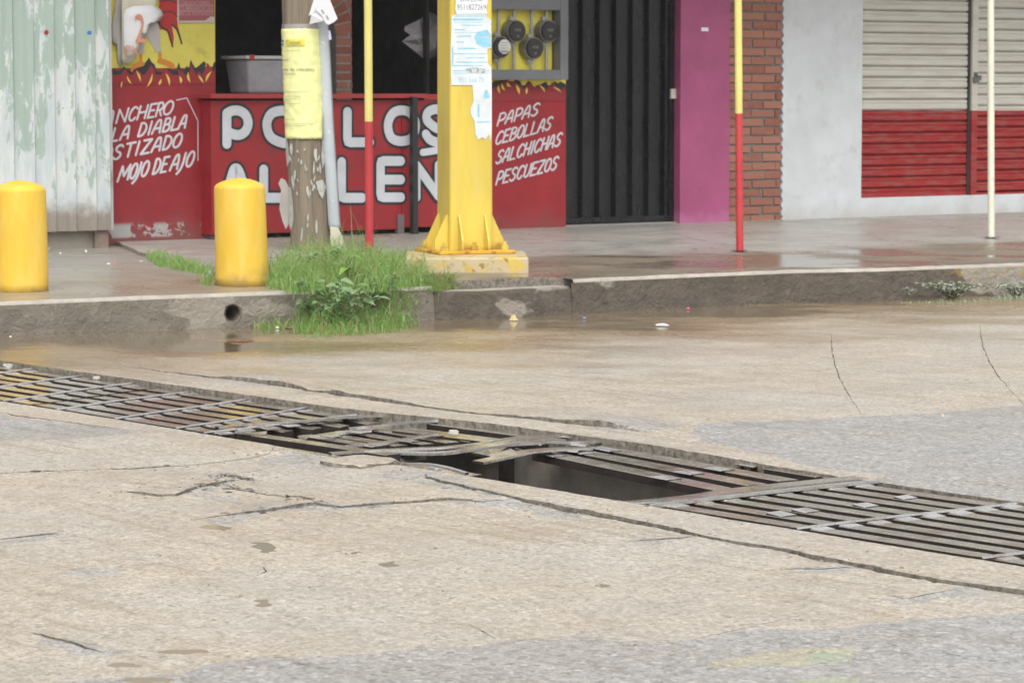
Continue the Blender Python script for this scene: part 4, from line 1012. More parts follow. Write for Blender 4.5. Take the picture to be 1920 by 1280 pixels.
for i in range(9):
    a0 = math.radians(3+i*10); a1 = math.radians(3+i*10+8.4)
    for ra, rb in ((r0, r0+(r1-r0)*.98), (r1+.012, r1+.14)):
        pl = [(cx+r*math.cos(t), cz+r*math.sin(t)) for r, t in ((ra,a0),(rb,a0),(rb,a1),(ra,a1))]
        pl = [(min(s_, b), z_) for s_, z_ in pl]
        if max(p[0] for p in pl)-min(p[0] for p in pl) < .012 or max(p[0] for p in pl) > b+1e-6: continue
        m0 = len(mb.f); fpoly(mb, pl, bd-.02, bd+random.uniform(-.002,.002)); tn_ += [random.random()]*(len(mb.f)-m0)
brick_obj('bricks', mb, tn_, pier)
mb = MB(); fpoly(mb, [(cx+r*math.cos(t), cz+r*math.sin(t)) for r, t in [(r0-.004, math.radians(k)) for k in range(2,92,6)]+[(r1+.15, math.radians(k)) for k in range(91,2,-6)] if cx+r*math.cos(t) < b+.5], bd-.1, bd-.008)
for i, v in enumerate(mb.v): pass
mb2 = MB(); pl = [(min(cx+r*math.cos(t), b-.003), cz+r*math.sin(t)) for r, t in [(r0-.004, math.radians(k)) for k in range(2,92,6)]+[(r1+.15, math.radians(k)) for k in range(91,2,-6)]]
fpoly(mb2, pl, bd-.1, bd-.008); obj('arch_mortar', mb2, pier.data.materials[0], pier)

# counter ---------------------------------------------------------------
cd = .16
ct = thing('shop_counter', F(-2.3, cd, .24), 'red serving counter lettered in white, in front of the dark stall', 'counter')
c0, c1 = S(396,300,cd)[0], S(925,300,cd)[0]+.02
zt, zb_ = S(600,176,cd)[1], S(600,434,cd)[1]
mb = MB(); fbox(mb, c0, S(752.5,300,cd)[0], -.35, cd, zb_, zt-.05); fbox(mb, S(754,300,cd)[0], c1-.1, -.35, cd-.004, zb_+.01, zt-.05); obj('panel', mb, M_redpanel, ct)
mb = MB(); fbox(mb, c0-.03, S(793,178,cd)[0], -.45, cd+.06, zt-.035, zt); fbox(mb, S(793.5,178,cd)[0], c1-.1, -.45, cd+.01, zt-.05, zt-.004); obj('counter_top', mb, paint('red counter edge', (.34,.035,.035), .12, dirt=(.2,.06,.05), rough=.35), ct, bevel=.004)
mb = MB(); a = S(746,402,cd+.02); b = S(758,443,cd+.02); fbox(mb, a[0], b[0], cd-.03, cd+.02, .24, a[1]); fbox(mb, c0+.02, c0+.07, -.3, cd-.04, .24, zb_); obj('leg', mb, paint('scuffed leg', (.12,.10,.10), .3, dirt=(.2,.08,.05), rough=.6), ct)
mb = MB(); a = S(773,181,cd+.1); b = S(783,444,cd+.1); fbox(mb, a[0], b[0], cd+.06, cd+.11, .24, a[1]-.004); obj('front_post', mb, M_postblk, ct)
big = {
 'P': ([(424,268),(424,216)], [(424,214),(434,209),(449,209),(461,217),(465,231),(461,246),(450,254),(438,254),(430,250)]),
}
BIG = [  # (points, closed) in photograph pixels
 ([(425,270),(425,240),(425,213)],0), (smooth([(425,213),(435,208),(448,208),(460,216),(465,231),(460,246),(449,253),(437,252),(426,247)],4),0),
 (smooth([(525,208),(508,214),(500,232),(505,254),(520,265),(540,268),(552,250),(550,222),(540,210)],4,True),1),
 ([(578,210),(578,267),(617,267)],0), ([(651,210),(651,267),(693,267)],0),
 (smooth([(753,207),(736,213),(727,234),(733,258),(752,265),(772,258),(779,234),(770,213)],4,True),1),
 (smooth([(836,211),(818,205),(802,211),(800,225),(812,237),(828,246),(834,258),(822,267),(806,262),(798,252)],4),0),
 (smooth([(425,372),(430,345),(437,321),(442,316),(448,322),(456,346),(462,372)],4),0), ([(430,355),(458,355)],0),
 ([(494,318),(494,371),(540,371)],0),
 ([(640,304),(640,371),(678,371)],0),
 ([(751,302),(713,302),(713,370),(751,370)],0), ([(713,337),(751,337)],0),
 ([(780,370),(780,312)],0), ([(780,310),(822,368)],0), ([(822,368),(822,310)],0), ([(792,286),(800,285),(826,281)],0),
 (smooth([(846,372),(856,330),(864,314),(872,330),(882,372)],4),0),
]
mw, mk = MB(), MB()
for i, (pl, cl) in enumerate(BIG):
    q = [S(u,v,cd) for u,v in pl]
    if not cl and len(pl) <= 5:       # ease square corners
        r = []
        for j, p in enumerate(q):
            if 0 < j < len(q)-1:
                a_, b_ = np.array(q[j-1]), np.array(q[j+1]); p = np.array(p)
                e = .028
                pa = p+(a_-p)/np.linalg.norm(a_-p)*min(e, .4*np.linalg.norm(a_-p)); pb = p+(b_-p)/np.linalg.norm(b_-p)*min(e, .4*np.linalg.norm(b_-p))
                r += [pa, .25*pa+.5*p+.25*pb, pb]
            else: r.append(np.array(p))
        q = r
    wdw = .055 if i == len(BIG)-2 else .074
    stroke(mk, q, wdw+.042, FS, cd, cd+.0012+.00008*i, bool(cl)); stroke(mw, q, wdw, FS, cd+.001, cd+.0042+.00015*i, bool(cl))
obj('letter_outline', mk, M_black, ct); obj('lettering', mw, M_white, ct)

# things on and over the counter
a = S(457,172,0); b = S(562,172,0)
bn = thing('plastic_bin', F((a[0]+b[0])/2, -.1, zt), 'clear plastic bin with a pale rim on the counter', 'bin')
mb = MB(); z0, z1 = zt+.001, S(500,112,0)[1]
hexa(mb, [F(a[0]+.03,.03,z0),F(b[0]-.03,.03,z0),F(b[0]-.03,-.27,z0),F(a[0]+.03,-.27,z0),F(a[0],.06,z1),F(b[0],.06,z1),F(b[0],-.3,z1),F(a[0],-.3,z1)]); obj('tub', mb, M_bin, bn, bevel=.02)
mb = MB(); fbox(mb, a[0]-.02, b[0]+.02, -.32, .08, z1+.001, z1+.028); obj('rim', mb, M_binrim, bn, bevel=.008)
mb = MB(); fbox(mb, a[0]+.01, a[0]+.045, .081, .088, z1-.005, z1+.035); obj('clip', mb, M_mred, bn)
hb = -.6
pp = [S(u,v,hb) for u,v in ((803,22),(786,36),(762,50),(758,58),(766,66),(757,78),(778,97),(797,116),(806,112),(816,106),(830,60),(822,28))]
mb = MB(); n = len(pp); cxs = (sum(p[0] for p in pp)/n, sum(p[1] for p in pp)/n)
vs = [F(p[0], hb+.03*math.sin(i*2.1), p[1]) for i, p in enumerate(pp)]+[F(p[0]*.6+cxs[0]*.4, hb+.07+.03*math.cos(i*2.7), p[1]*.6+cxs[1]*.4) for i, p in enumerate(pp)]+[F(cxs[0], hb+.06, cxs[1])]
mb.add(vs, [(i,(i+1)%n,n+(i+1)%n,n+i) for i in range(n)]+[(n+i,n+(i+1)%n,2*n) for i in range(n)])
o = obj('paper_bag', mb, paint('grey paper bag', (.42,.42,.45), .08, rough=.7), smooth_sh=False); sol = o.modifiers.new('s','SOLIDIFY'); sol.thickness = .004
tag(o, 'white paper bags hanging in the dark stall behind the counter', 'bag')
a = S(799,60,-.45); b = S(805,60,-.45)
mb = MB(); fbox(mb, a[0], b[0], -.5, -.45, .26, 2.55); st = obj('stall_post', mb, paint('dark stall steel', (.03,.032,.03), .2, rough=.5)); tag(st, 'thin dark steel post inside the stall in front of the hanging bags', 'post')

# papers on the wall ------------------------------------------------------
def sheet(mb, px, d, thick=.0015):
    fpoly(mb, wpx(px, d), d-thick, d)
nt_ = thing('wall_notice', F(S(366,20)[0], .004, S(366,20)[1]), 'pink printed notice at the corner of the yellow mural field', 'notice')
mb = MB(); sheet(mb, [(332,-30),(402,-30),(402,38),(400,34),(392,43),(376,43.5),(350,44),(334,43)], .008); obj('sheet', mb, M_notice, nt_)
mb = MB(); fpoly(mb, wpx([(333,39.5),(384,39),(394,31),(401,33),(401,43.5),(334,43.5)]), .008, .0085); fpoly(mb, wpx([(331.5,-30),(334.5,-30),(334.5,43),(331.5,43)]), .0085, .009); obj('torn_edge', mb, paint('torn pink edge', (.46,.40,.38), .1, rough=.6), nt_)
def wall_text(txt, u0, v0, u1, size_px, d, mats, parent, bold=.0):
    a = S(u0, v0, d); b = S(u1, v0, d); t = text_mb(txt, lambda x,y,z: (x,y,z)); wid = max(v[0] for v in t.v)-min(v[0] for v in t.v); x0 = min(v[0] for v in t.v)
    hh = S(u0, v0-size_px, d)[1]-a[1]; kx = (b[0]-a[0])/wid; ky = hh/.70
    mb = MB(); mb.add([F(a[0]+(v[0]-x0)*kx, d+.0006, a[1]+v[1]*ky+(v[0]-x0)/wid*(b[1]-a[1])) for v in t.v], t.f)
    return mb
m3 = wall_text('OBLIGATORIO', 340, 8.5, 393, 6.5, .008, None, None)
join(m3, wall_text('CUBREBOCAS', 336, 19.5, 399, 7, .008, None, None)); join(m3, wall_text('EN LA ENTRADA', 335, 29.5, 399, 6, .008, None, None))
obj('lettering', m3, M_notice_l, nt_)
mb = MB()
for pl in ([(335,10.6),(400,10.6)],[(335,21.6),(400,21.6)]): stroke(mb, wpx(pl, .008), .006, FS, .008, .0095)
obj('rule_line', mb, M_notice_l, nt_)
tp = thing('torn_poster', F(S(248,60)[0], .02, S(248,60)[1]), 'torn cream poster with a salmon 2 hanging over the painted bird', 'poster')
def hang(name, px, mats, d, seed, sub=1):
    q = [S(u,v,d) for u,v in px]; n = len(q); c = np.mean(np.array(q), 0); mb = MB()
    vs = []
    for ring, k in ((0,1.0),(1,.6),(2,.25)):
        for i, p in enumerate(q):
            s_ = c[0]+(p[0]-c[0])*k; z_ = c[1]+(p[1]-c[1])*k
            vs.append(F(s_, d+.012*mnoise.noise(Vector((s_*9, z_*4, seed)))+.006*ring*.3, z_))
    vs.append(F(c[0], d+.01, c[1]))
    fs = [(r*n+i, r*n+(i+1)%n, (r+1)*n+(i+1)%n, (r+1)*n+i) for r in range(2) for i in range(n)]+[(2*n+i, 2*n+(i+1)%n, 3*n) for i in range(n)]
    mb.add(vs, fs); o = obj(name, mb, mats, tp, smooth_sh=True); so = o.modifiers.new('s','SOLIDIFY'); so.thickness = .0015; return o
hang('grey_sheet', [(220,-20),(236,-20),(232,10),(230,40),(230,80),(231,110),(229,126),(224,124),(220,112),(219,84),(212,82),(210,72),(210,46),(214,30)], M_paper_g, .022, 1.0)
hang('cream_sheet', [(228,-20),(296,-20),(294,2),(290,12),(300,18),(306,28),(300,38),(294,38),(286,30),(278,46),(274,62),(270,70),(262,84),(258,98),(250,112),(244,120),(232,119),(229,112),(228,60)], M_paper_c, .045, 2.0)
hang('white_patch', [(236,18),(250,12),(284,10),(298,22),(304,29),(298,37),(288,30),(282,40),(276,56),(272,66),(262,70),(262,84),(254,98),(246,108),(238,104),(232,84),(232,30)], M_paper_w, .062, 3.0)
def px_text(txt, u0, v0, u1, hpx, d): return wall_text(txt, u0, v0, u1, hpx, d, None, None)
obj('lettering', px_text('2', 253, 80, 272, 54, .085), M_ink_s, tp); obj('lettering', px_text('PX', 236, 104, 261, 19, .085), M_ink_s, tp)

# meter cabinet -----------------------------------------------------------
mc = thing('meter_cabinet', F(S(985,80)[0], .1, S(985,80)[1]), 'grey steel frame of round electricity meters on the yellow wall', 'meter cabinet')
a = S(905,150,.12); b = S(1066,-20,.12); ri = S(1051,80,.12)[0]; t0 = S(1000,19,.12)[1]; b0 = S(1000,131,.12)[1]; bo = S(1000,150,.12)[1]
mb = MB(); fbox(mb, ri+.001, b[0], .01, .12, bo, 2.4); fbox(mb, a[0], ri, .02, .118, bo, b0); fbox(mb, a[0], ri, .02, .118, t0, 2.4); fbox(mb, a[0]-.04, a[0]-.001, .02, .12, bo, 2.4); obj('frame', mb, M_grey_frame, mc, bevel=.003)
mb = MB(); x_ = S(1047,80,.03)[0]; fbox(mb, x_-.045, x_, .002, .03, b0, t0); obj('conduit_strip', mb, paint('dark conduit strip', (.07,.075,.07), .2, rough=.5), mc)
for (u, v, lab) in ((937,89,1),(966,59,0),(999,91,0),(1027,59,0)):
    s_, z_ = S(u, v, .08); sp_ = S(u-3, v, .04)[0]
    mb = MB(); tube(mb, F(sp_,.045,b0+.002), F(sp_,.045,t0-.002), .013, n=10); obj('pipe', mb, M_conduit, mc)
    mb = MB(); tube(mb, F(s_-.004,.03,z_-.115), F(s_-.004,.03,z_-.085), .022, n=10); tube(mb, F(s_-.004,.03,z_+.085), F(s_-.004,.03,z_+.115), .022, n=10); obj('coupling', mb, M_conduit, mc)
    mb = MB(); tube(mb, F(s_,.022,z_), F(s_,.10,z_), .092, .088, 28); mt_ = obj('meter', mb, M_meter_rim, mc)
    mb = MB(); tube(mb, F(s_,.0995,z_), F(s_,.118,z_), .082, .076, 28); obj('glass', mb, M_meter, mt_)
    mb = MB(); fbox(mb, s_-.03, s_+.03, .1185, .1195, z_-.002, z_+.02); fbox(mb, s_-.012, s_+.014, .1185, .1195, z_-.05, z_-.03); obj('dial', mb, paint('dim dial', (.10,.085,.075), .4, rough=.5, nsc=40), mt_)
    if lab:
        sl, zl = S(946,88,.12); mb = MB(); tube(mb, F(sl,.118,zl), F(sl,.1215,zl), .058, n=24); obj('label', mb, M_label, mt_)
        mb = MB()
        for k in range(4): fbox(mb, sl-.04, sl+.04, .1216, .1222, zl+.03-.022*k, zl+.035-.022*k)
        fbox(mb, sl-.035, sl+.035, .1216, .1222, zl-.048, zl-.032)
        obj('label_lines', mb, paint('label ink', (.3,.3,.34), .1, rough=.6), mt_)

# ------------------------------------------------------------------ neighbouring building
nb = thing('shop_building', F(3, 0, .24), 'white shop with brick pier and closed red and white shutters', 'building')
p0, p1, p2 = S(1365,200)[0]+.002, S(1464,200)[0], S(1614.5,200)[0]
mb = MB(); fbox(mb, p0, p1, -.3, -.008, .1, 3.2); pr = obj('brick_pier', mb, M_mortar, nb)
mb = MB(); tn_ = []; bricks(mb, tn_, p0, p1, S(1420,418)[1]-.004, 3.0, .004, .262, .0745, .016, 11, .02, 1.0); brick_obj('bricks', mb, tn_, pr)
mb = MB(); rnd = random.Random(3); zz = .1; ed = []
while zz < 3.2:
    ed += [(p1+.004+(.013 if int(zz/.037) % 2 else 0)+rnd.uniform(-.003,.003), zz)]; zz += .0185
fpoly(mb, ed+[(p2, 3.2), (p2, .1)], -.25, .012); fbox(mb, p2, 9.5, -.25, .008, .1, S(1760,368)[1]+.002); fbox(mb, p2, 9.5, -.25, .01, 2.6, 3.2); fbox(mb, 7.2, 14, -.25, .012, .1, 3.2)
obj('wall', mb, M_wht_wall, nb)
mb = MB(); fbox(mb, sD_, 14, -4, -.2, 3.2, 3.6); fbox(mb, sD_, 14, -.2, .02, 3.2, 4.4); fbox(mb, p2, 14, -4, -.5, .1, 3.2); obj('parapet', mb, M_wht_wall, nb)
def slats(mb, s0, s1, z0, z1, d, pit, dp=.016):
    z = z0
    while z < z1-.02:
        prof = [(0,.2),(.05,.5),(.13,1.0),(.46,1.0),(.52,.45),(.60,.45),(.66,.9),(.84,.9),(.90,.3),(.915,-1.2),(.97,-1.2)]
        for i in range(len(prof)-1):
            a, b = prof[i], prof[i+1]; mb.add([F(s0,d+a[1]*dp,z+a[0]*pit),F(s1,d+a[1]*dp,z+a[0]*pit),F(s1,d+b[1]*dp,z+b[0]*pit),F(s0,d+b[1]*dp,z+b[0]*pit)], [(0,1,2,3)])
        mb.add([F(s0,d-1.2*dp,z+.97*pit),F(s1,d-1.2*dp,z+.97*pit),F(s1,d+.2*dp,z+pit),F(s0,d+.2*dp,z+pit)], [(0,1,2,3)])
        z += pit
pit = (S(1700,7.5,-.07)[1]-S(1700,194,-.07)[1])/9.0
zs = S(1700,371,-.07)[1]
q1 = S(1811,200,-.07)[0]
mb = MB(); slats(mb, p2-.01, q1, zs, 2.62, -.07, pit); shA = obj('shutter', mb, M_shut, nb); shA['label'] = 'plain roller shutter beside the white pier'
mb = MB(); fbox(mb, p2-.01, q1+.0, -.085, -.058, zs-.018, zs-.001); obj('bottom_rail', mb, paint('dark rail', (.03,.03,.03), .2, rough=.5), shA)
mb = MB(); slats(mb, q1+.10, 7.2, zs+.04, 2.62, -.05, pit); shB = obj('shutter', mb, M_shut, nb); shB['label'] = 'scratched roller shutter with a door frame and padlock'
mb = MB(); fbox(mb, q1+.028, q1+.098, -.07, -.02, zs+.03, 2.62); fbox(mb, q1+.028, 7.2, -.07, -.022, zs+.0, zs+.03); obj('door_frame', mb, M_shut, shB, bevel=.003)
mb = MB(); fbox(mb, q1+.002, q1+.026, -.09, -.045, zs-.01, 2.62); obj('guide_rail', mb, paint('dark guide rail', (.03,.03,.03), .2, rough=.5), shB)
mb = MB(); s_, z_ = S(1829,150,-.02); fbox(mb, s_-.035, s_+.02, -.019, .005, z_-.025, z_+.025); fbox(mb, s_+.02, s_+.055, -.019, .0, z_-.005, z_+.04)
tube(mb, F(s_-.02,-.005,z_+.024), F(s_-.02,-.005,z_+.06), .007, n=8); tube(mb, F(s_+.005,-.005,z_+.024), F(s_+.005,-.005,z_+.06), .007, n=8); tube(mb, F(s_-.026,-.005,z_+.06), F(s_+.011,-.005,z_+.06), .007, n=8)
obj('padlock', mb, paint('dull padlock', (.12,.13,.13), .3, dirt=(.10,.05,.03), rough=.4, nsc=20), shB)

# awning over the pavement, above the picture, on its painted posts
P1, P2, P3 = G(693,474,.23), G(1387,470,.235), G(1858.5,445,.24)
aw = thing('awning', F(0, 1.2, 2.9), 'corrugated sheet awning over the shop fronts', 'awning')
mb = MB()
def roof(s, d): return F(s, d, 3.45-.1*d/3.0)
nn_ = 220; vs = []
for i in range(nn_+1):
    s_ = -4.4+ (13.4)*i/nn_; hh = .012*math.sin(i*math.pi/2.0)
    for d_ in (.03, 1.85): p = roof(s_, d_); vs += [(p[0],p[1],p[2]+hh)]
mb.add(vs, [(2*i, 2*i+2, 2*i+3, 2*i+1) for i in range(nn_)]); o = obj('roof_sheet', mb, paint('zinc sheet', (.3,.3,.3), .1, rough=.5), aw); so = o.modifiers.new('s','SOLIDIFY'); so.thickness = .002
mb = MB(); fbox(mb, -4.4, 9, 1.7, 1.76, 3.3, 3.36); obj('beam', mb, M_postblk, aw)
def post(base, top_px, split_v, m_low, m_up, label, r=.0265):
    t = thing('post', base, label, 'post'); base = np.array(base)
    top = D(top_px[0], top_px[1], base[1]); dirv = (top-base)/(top[2]-base[2]); tp_ = base+dirv*(3.3-base[2])
    if split_v:
        sp2 = D(0, split_v, base[1])[2]; mid = base+dirv*(sp2-base[2])
        mb = MB(); tube(mb, base-dirv*.05, mid, r, n=20, cap=False); obj('lower_tube', mb, m_low, t, smooth_sh=True)
        mb = MB(); tube(mb, mid, tp_, r, n=20, cap=False); obj('upper_tube', mb, m_up, t, smooth_sh=True)
    else:
        mb = MB(); tube(mb, base-dirv*.05, tp_, r, n=20, cap=False); obj('tube', mb, m_up, t, smooth_sh=True)
    mb = MB(); c = base; vs = []; K = 20
    for i in range(K):
        a = 2*math.pi*i/K; k = .065*(1+.3*mnoise.noise(Vector((math.cos(a)*2, math.sin(a)*2, base[0])))); vs.append((c[0]+k*math.cos(a), c[1]+k*math.sin(a), c[2]+.003))
    mb.add(vs, [tuple(range(K))]); obj('footing', mb, rough_mat('dark footing', (.05,.045,.04), (.11,.1,.085), .5, 30, .5), t)
post(P1, (690,0), 228, M_ppost_r, M_ppost_y, 'yellow over red post rising from the grass by the wooden pole', .0285)
post(P2, (1384,0), 213, M_ppost_r, M_ppost_y, 'yellow over red post standing on the open pavement by the brick pier')
post(P3, (1857.5,0), None, None, M_ppost_w, 'plain cream post before the closed shutters', .0265)

# ------------------------------------------------------------------ yellow bollards
def bollard(u, v, z, label, seed, lean=0.0):
    b = G(u, v, z); c = (b[0], b[1]+.15, z-.01); r = .156; h = .66
    mb = MB(); lathe(mb, c, [(r*1.02,0),(r*1.015,.06),(r,.3),(r*.975,h-.075),(r*.968,h-.066),(r*.94,h-.056),(r*.85,h-.043),(r*.66,h-.029),(r*.40,h-.016),(r*.12,h-.009)], 48, 1.0, .012)
    mb.v = [(x+lean*(zz-c[2]), y, zz) for x, y, zz in mb.v]
    tag(obj('bollard', mb, M_yel, smooth_sh=True, origin=c), label, 'bollard', 'yellow bollards on the corner pavement')
bollard(31, 549, .2, 'stout yellow bollard cut off by the left edge of the picture', 1)
bollard(450, 538, .2, 'stout yellow bollard beside the grass and the wooden pole', 2, -.02)

# ------------------------------------------------------------------ yellow street pole
YA = math.radians(19)
pc = G(862, 479, .30); YC = np.array([pc[0]+.03, pc[1]+.16])
yp = thing('street_pole', (YC[0], YC[1], .21), 'thick square yellow steel pole on a flanged base plate', 'pole')
zp = .335
dY = YC[1]-.15; hw = .142
def ysq(mb, h0, h1, z0, z1): 
    u = np.array([math.cos(YA), math.sin(YA)]); v = np.array([-u[1], u[0]]); vs = []
    for z, h in ((z0,h0),(z1,h1)):
        r = h*.14
        for a, b in ((-1,-1),(1,-1),(1,1),(-1,1)):
            for k in range(4):
                ang = math.atan2(b, a) + math.radians(-45+30*k); p = YC+u*(a*(h-r))+v*(b*(h-r))+r*(u*math.cos(ang)+v*math.sin(ang)); vs.append((p[0], p[1], z))
    n = 16; mb.add(vs, [(i,(i+1)%n,n+(i+1)%n,n+i) for i in range(n)]+[tuple(range(n,2*n))])
mb = MB(); ysq(mb, hw*1.03, hw*.98, zp, 4.2); obj('shaft', mb, M_ypole, yp)
mb = MB(); u_ = np.array([math.cos(YA), math.sin(YA)]); v_ = np.array([-u_[1], u_[0]])
rbox(mb, YC, YA, .262, .262, zp-.022, zp); obj('base_plate', mb, M_yrust, yp, bevel=.006)
for (dx, dy) in ((0,-1),(-1,0),(1,0),(0,1)):
    out_ = u_*dx+v_*dy; side = np.array([-out_[1], out_[0]])
    for k in (-.62, .62):
        p = YC+out_*hw*1.0+side*k*hw; mb = MB(); t = .006; L = .092; h = .225
        prof = [(0,0),(L,0),(L,.06),(.014,h),(0,h)]
        vs = [(p[0]+out_[0]*a+side[0]*s_*t, p[1]+out_[1]*a+side[1]*s_*t, zp+.001+b) for s_ in (-1,1) for a, b in prof]; n = 5
        mb.add(vs, [tuple(range(n-1,-1,-1)), tuple(range(n,2*n))]+[(i,(i+1)%n,n+(i+1)%n,n+i) for i in range(n)]); obj('gusset', mb, M_ypole, yp)
for a, b in ((-1,-1),(1,-1),(0,-1),(-1,0),(1,1),(-1,1)):
    p = YC+u_*a*.205+v_*b*.205; mb = MB(); tube(mb, (p[0],p[1],zp), (p[0],p[1],zp+.032), .024, n=6); tube(mb, (p[0],p[1],zp+.03), (p[0],p[1],zp+.055), .012, n=10); obj('anchor_bolt', mb, M_ypole, yp)
pl0 = G(757, 515, .205); pl1 = G(988, 515, .205)
mb = MB(); pm = (pl0+pl1)/2; an = math.atan2(pl1[1]-pl0[1], pl1[0]-pl0[0]); hx = np.linalg.norm((pl1-pl0)[:2])/2
cc = pm[:2]+.40*np.array([-math.sin(an), math.cos(an)])
rbox(mb, cc, an+.03, hx, .40, .19, zp-.023); o = obj('plinth', mb, M_yplinth, yp, bevel=.012)

# posters on the yellow pole, lying on its street face
YF = YC - v_*(hw*1.012)
def Y(u, v, d=.0): 
    P = YF - v_*d; return plane_pt(u, v, P, YA)
def yplate(mb, px, d0, d1):
    n = len(px); mb.add([Y(u,v,d0) for u,v in px]+[Y(u,v,d1) for u,v in px], [tuple(range(2*n-1,n-1,-1))]+[(i,n+i,n+(i+1)%n,(i+1)%n) for i in range(n)])
def ytext(txt, u0, v0, u1, hpx, d):
    t = text_mb(txt, lambda x,y,z: (x,y,z)); x0 = min(v[0] for v in t.v); wid = max(v[0] for v in t.v)-x0
    mb = MB(); mb.add([Y(u0+(v[0]-x0)/wid*(u1-u0), v0-v[1]/.70*hpx, d) for v in t.v], t.f); return mb
po = thing('poster', Y(886, 10), 'small white phone number slip at the top of the yellow pole', 'poster')
mb = MB(); yplate(mb, [(855,-30),(914,-30),(914,8),(911,14),(914,26),(856,27),(854,20)], .006, .0075); obj('sheet', mb, M_paper_w, po)
obj('lettering', ytext('ESTA ZONA', 863, 3.2, 905, 7, .0082), M_ink, po); obj('lettering', ytext('9511827269', 857, 19, 911, 10.5, .0082), M_ink, po)
po = thing('poster', Y(884, 95), 'weathered pale blue lettered poster wrapped on the yellow pole', 'poster')
mb = MB(); yplate(mb, [(847,30),(856,27),(912,27),(914,34),(921,37),(921,90),(914,93),(915,120),(921,126),(922,160),(846,160),(845,100)], .004, .0055)
yplate(mb, [(886,160),(922,160),(922,240),(920,268),(917,252),(910,262),(905,258),(896,262),(891,250),(890,228),(883,215),(882,205),(888,190)], .004, .0053); obj('sheet', mb, paint('weathered pale poster', (.62,.66,.68), .08, dirt=(.50,.60,.64), rough=.65, nsc=9, chip=(.4,.42,.42), chip_at=(.7,.74), chip_sc=16), po)
mb = MB()
def yl(x0, x1, y, h, d=.0062): yplate(mb, [(x0,y),(x1,y),(x1,y+h),(x0,y+h)], d-.0003, d)
for x0, x1, y, h in ((854,911,29.5,2),(849,906,35,4),(865,905,47,1.6),(853,873,55,2.2),(857,883,67,2.6),(856,870,78,2.2),(858,893,90,2.6),(850,912,100.5,1.6),(874,909,108,1.6),(856,914,116,1.8),(850,905,122.5,1.8),(848,918,132,1.8),(848,916,137,1.2),(851,912,42,1),(852,898,61,1)): yl(x0,x1,y,h)
yplate(mb, [(847.5,88),(850,88),(850,125),(847.5,125)], .0058, .0061)
yplate(mb, [(905,58),(913,56),(920,64),(920,88),(906,90),(893,82),(889,70),(896,60)], .0056, .006)
yplate(mb, [(895,196),(899,196),(899,220),(896,220)], .0056, .006); yplate(mb, [(908,172),(913,168),(918,180),(918,184),(906,186)], .0056, .006); yplate(mb, [(894,228),(919,227),(919,230),(895,231)], .0056, .006)
mb3 = ytext('951 566 70', 860, 155, 907, 10, .0062); join(mb, mb3); obj('lettering', mb, M_ink_c, po)
mb = MB(); yplate(mb, smooth([(872,131),(884,127),(905,128),(912,134),(902,138),(886,137),(874,135)], 3, True), .0062, .0066); yplate(mb, [(903,69.5),(920,68),(920,70.5),(903,71.5)], .0062, .0066); obj('smudge', mb, paint('dark smudge', (.24,.26,.27), .3, dirt=(.58,.62,.64), dirt_amt=(.44,.52), rough=.6, nsc=30), po)

# ------------------------------------------------------------------ wooden pole
WB = G(581, 478, .21); WB = np.array([WB[0], WB[1]+.13, .19]); WT = D(562, 0, WB[1]); wdir = (WT-WB)/(WT[2]-WB[2])
wpo = thing('utility_pole', WB, 'weathered brown wooden utility pole leaning slightly, in the grass', 'utility pole')
R0, R1 = .140, .126
def wr(z): return R0+(R1-R0)*min(1, (z-WB[2])/2.0)
mb = MB(); vs = []; fs = []; K = 40; zs_ = list(np.linspace(.1, 4.2, 60))
for z in zs_:
    c = WB+wdir*(z-WB[2])
    for i in range(K):
        a = 2*math.pi*i/K; g = .006*mnoise.noise(Vector((math.cos(a)*5, math.sin(a)*5, z*.6)))+.003*mnoise.noise(Vector((math.cos(a)*16, math.sin(a)*16, z*1.2)))
        r = wr(z)+g; vs.append((c[0]+r*math.cos(a), c[1]+r*math.sin(a), z))
fs = [(j*K+i, j*K+(i+1)%K, (j+1)*K+(i+1)%K, (j+1)*K+i) for j in range(len(zs_)-1) for i in range(K)]
mb.add(vs, fs); obj('trunk', mb, M_wood, wpo, smooth_sh=True)
def Wp(u, v, lift=.006):        # photograph point on the pole's round surface
    p = D(u, v, WB[1]); z = p[2]; c = WB+wdir*(z-WB[2]); r = wr(z)+lift; h = max(-.995, min(.995, (p[0]-c[0])/r)); return np.array([c[0]+r*h, c[1]-r*math.sqrt(1-h*h), z])
def wgrid(px0, px1, v0, v1, nu, nv, lift, wob=.0, seed=0.0, edge=None):
    mb = MB(); vs = []
    for j in range(nv+1):
        v = v0+(v1-v0)*j/nv; x0 = np.interp(v, *zip(*px0)); x1 = np.interp(v, *zip(*px1))
        for i in range(nu+1):
            u = x0+(x1-x0)*i/nu; vv = v
            if edge and j in (0, nv): vv = v+edge*mnoise.noise(Vector((u*.3, seed, j)))
            vs.append(Wp(u, vv, lift+wob*(mnoise.noise(Vector((u*.12+seed, v*.10, seed)))+.5*mnoise.noise(Vector((u*.25, v*.22, seed+4))))))
    mb.add(vs, [(j*(nu+1)+i, (j+1)*(nu+1)+i, (j+1)*(nu+1)+i+1, j*(nu+1)+i+1) for j in range(nv) for i in range(nu)]); return mb
def wtext(txt, u0, v0, u1, hpx, lift):
    t = text_mb(txt, lambda x,y,z: (x,y,z)); x0 = min(v[0] for v in t.v); wid = max(v[0] for v in t.v)-x0
    mb = MB(); mb.add([Wp(u0+(v[0]-x0)/wid*(u1-u0), v0-v[1]/.70*hpx, lift) for v in t.v], t.f); return mb
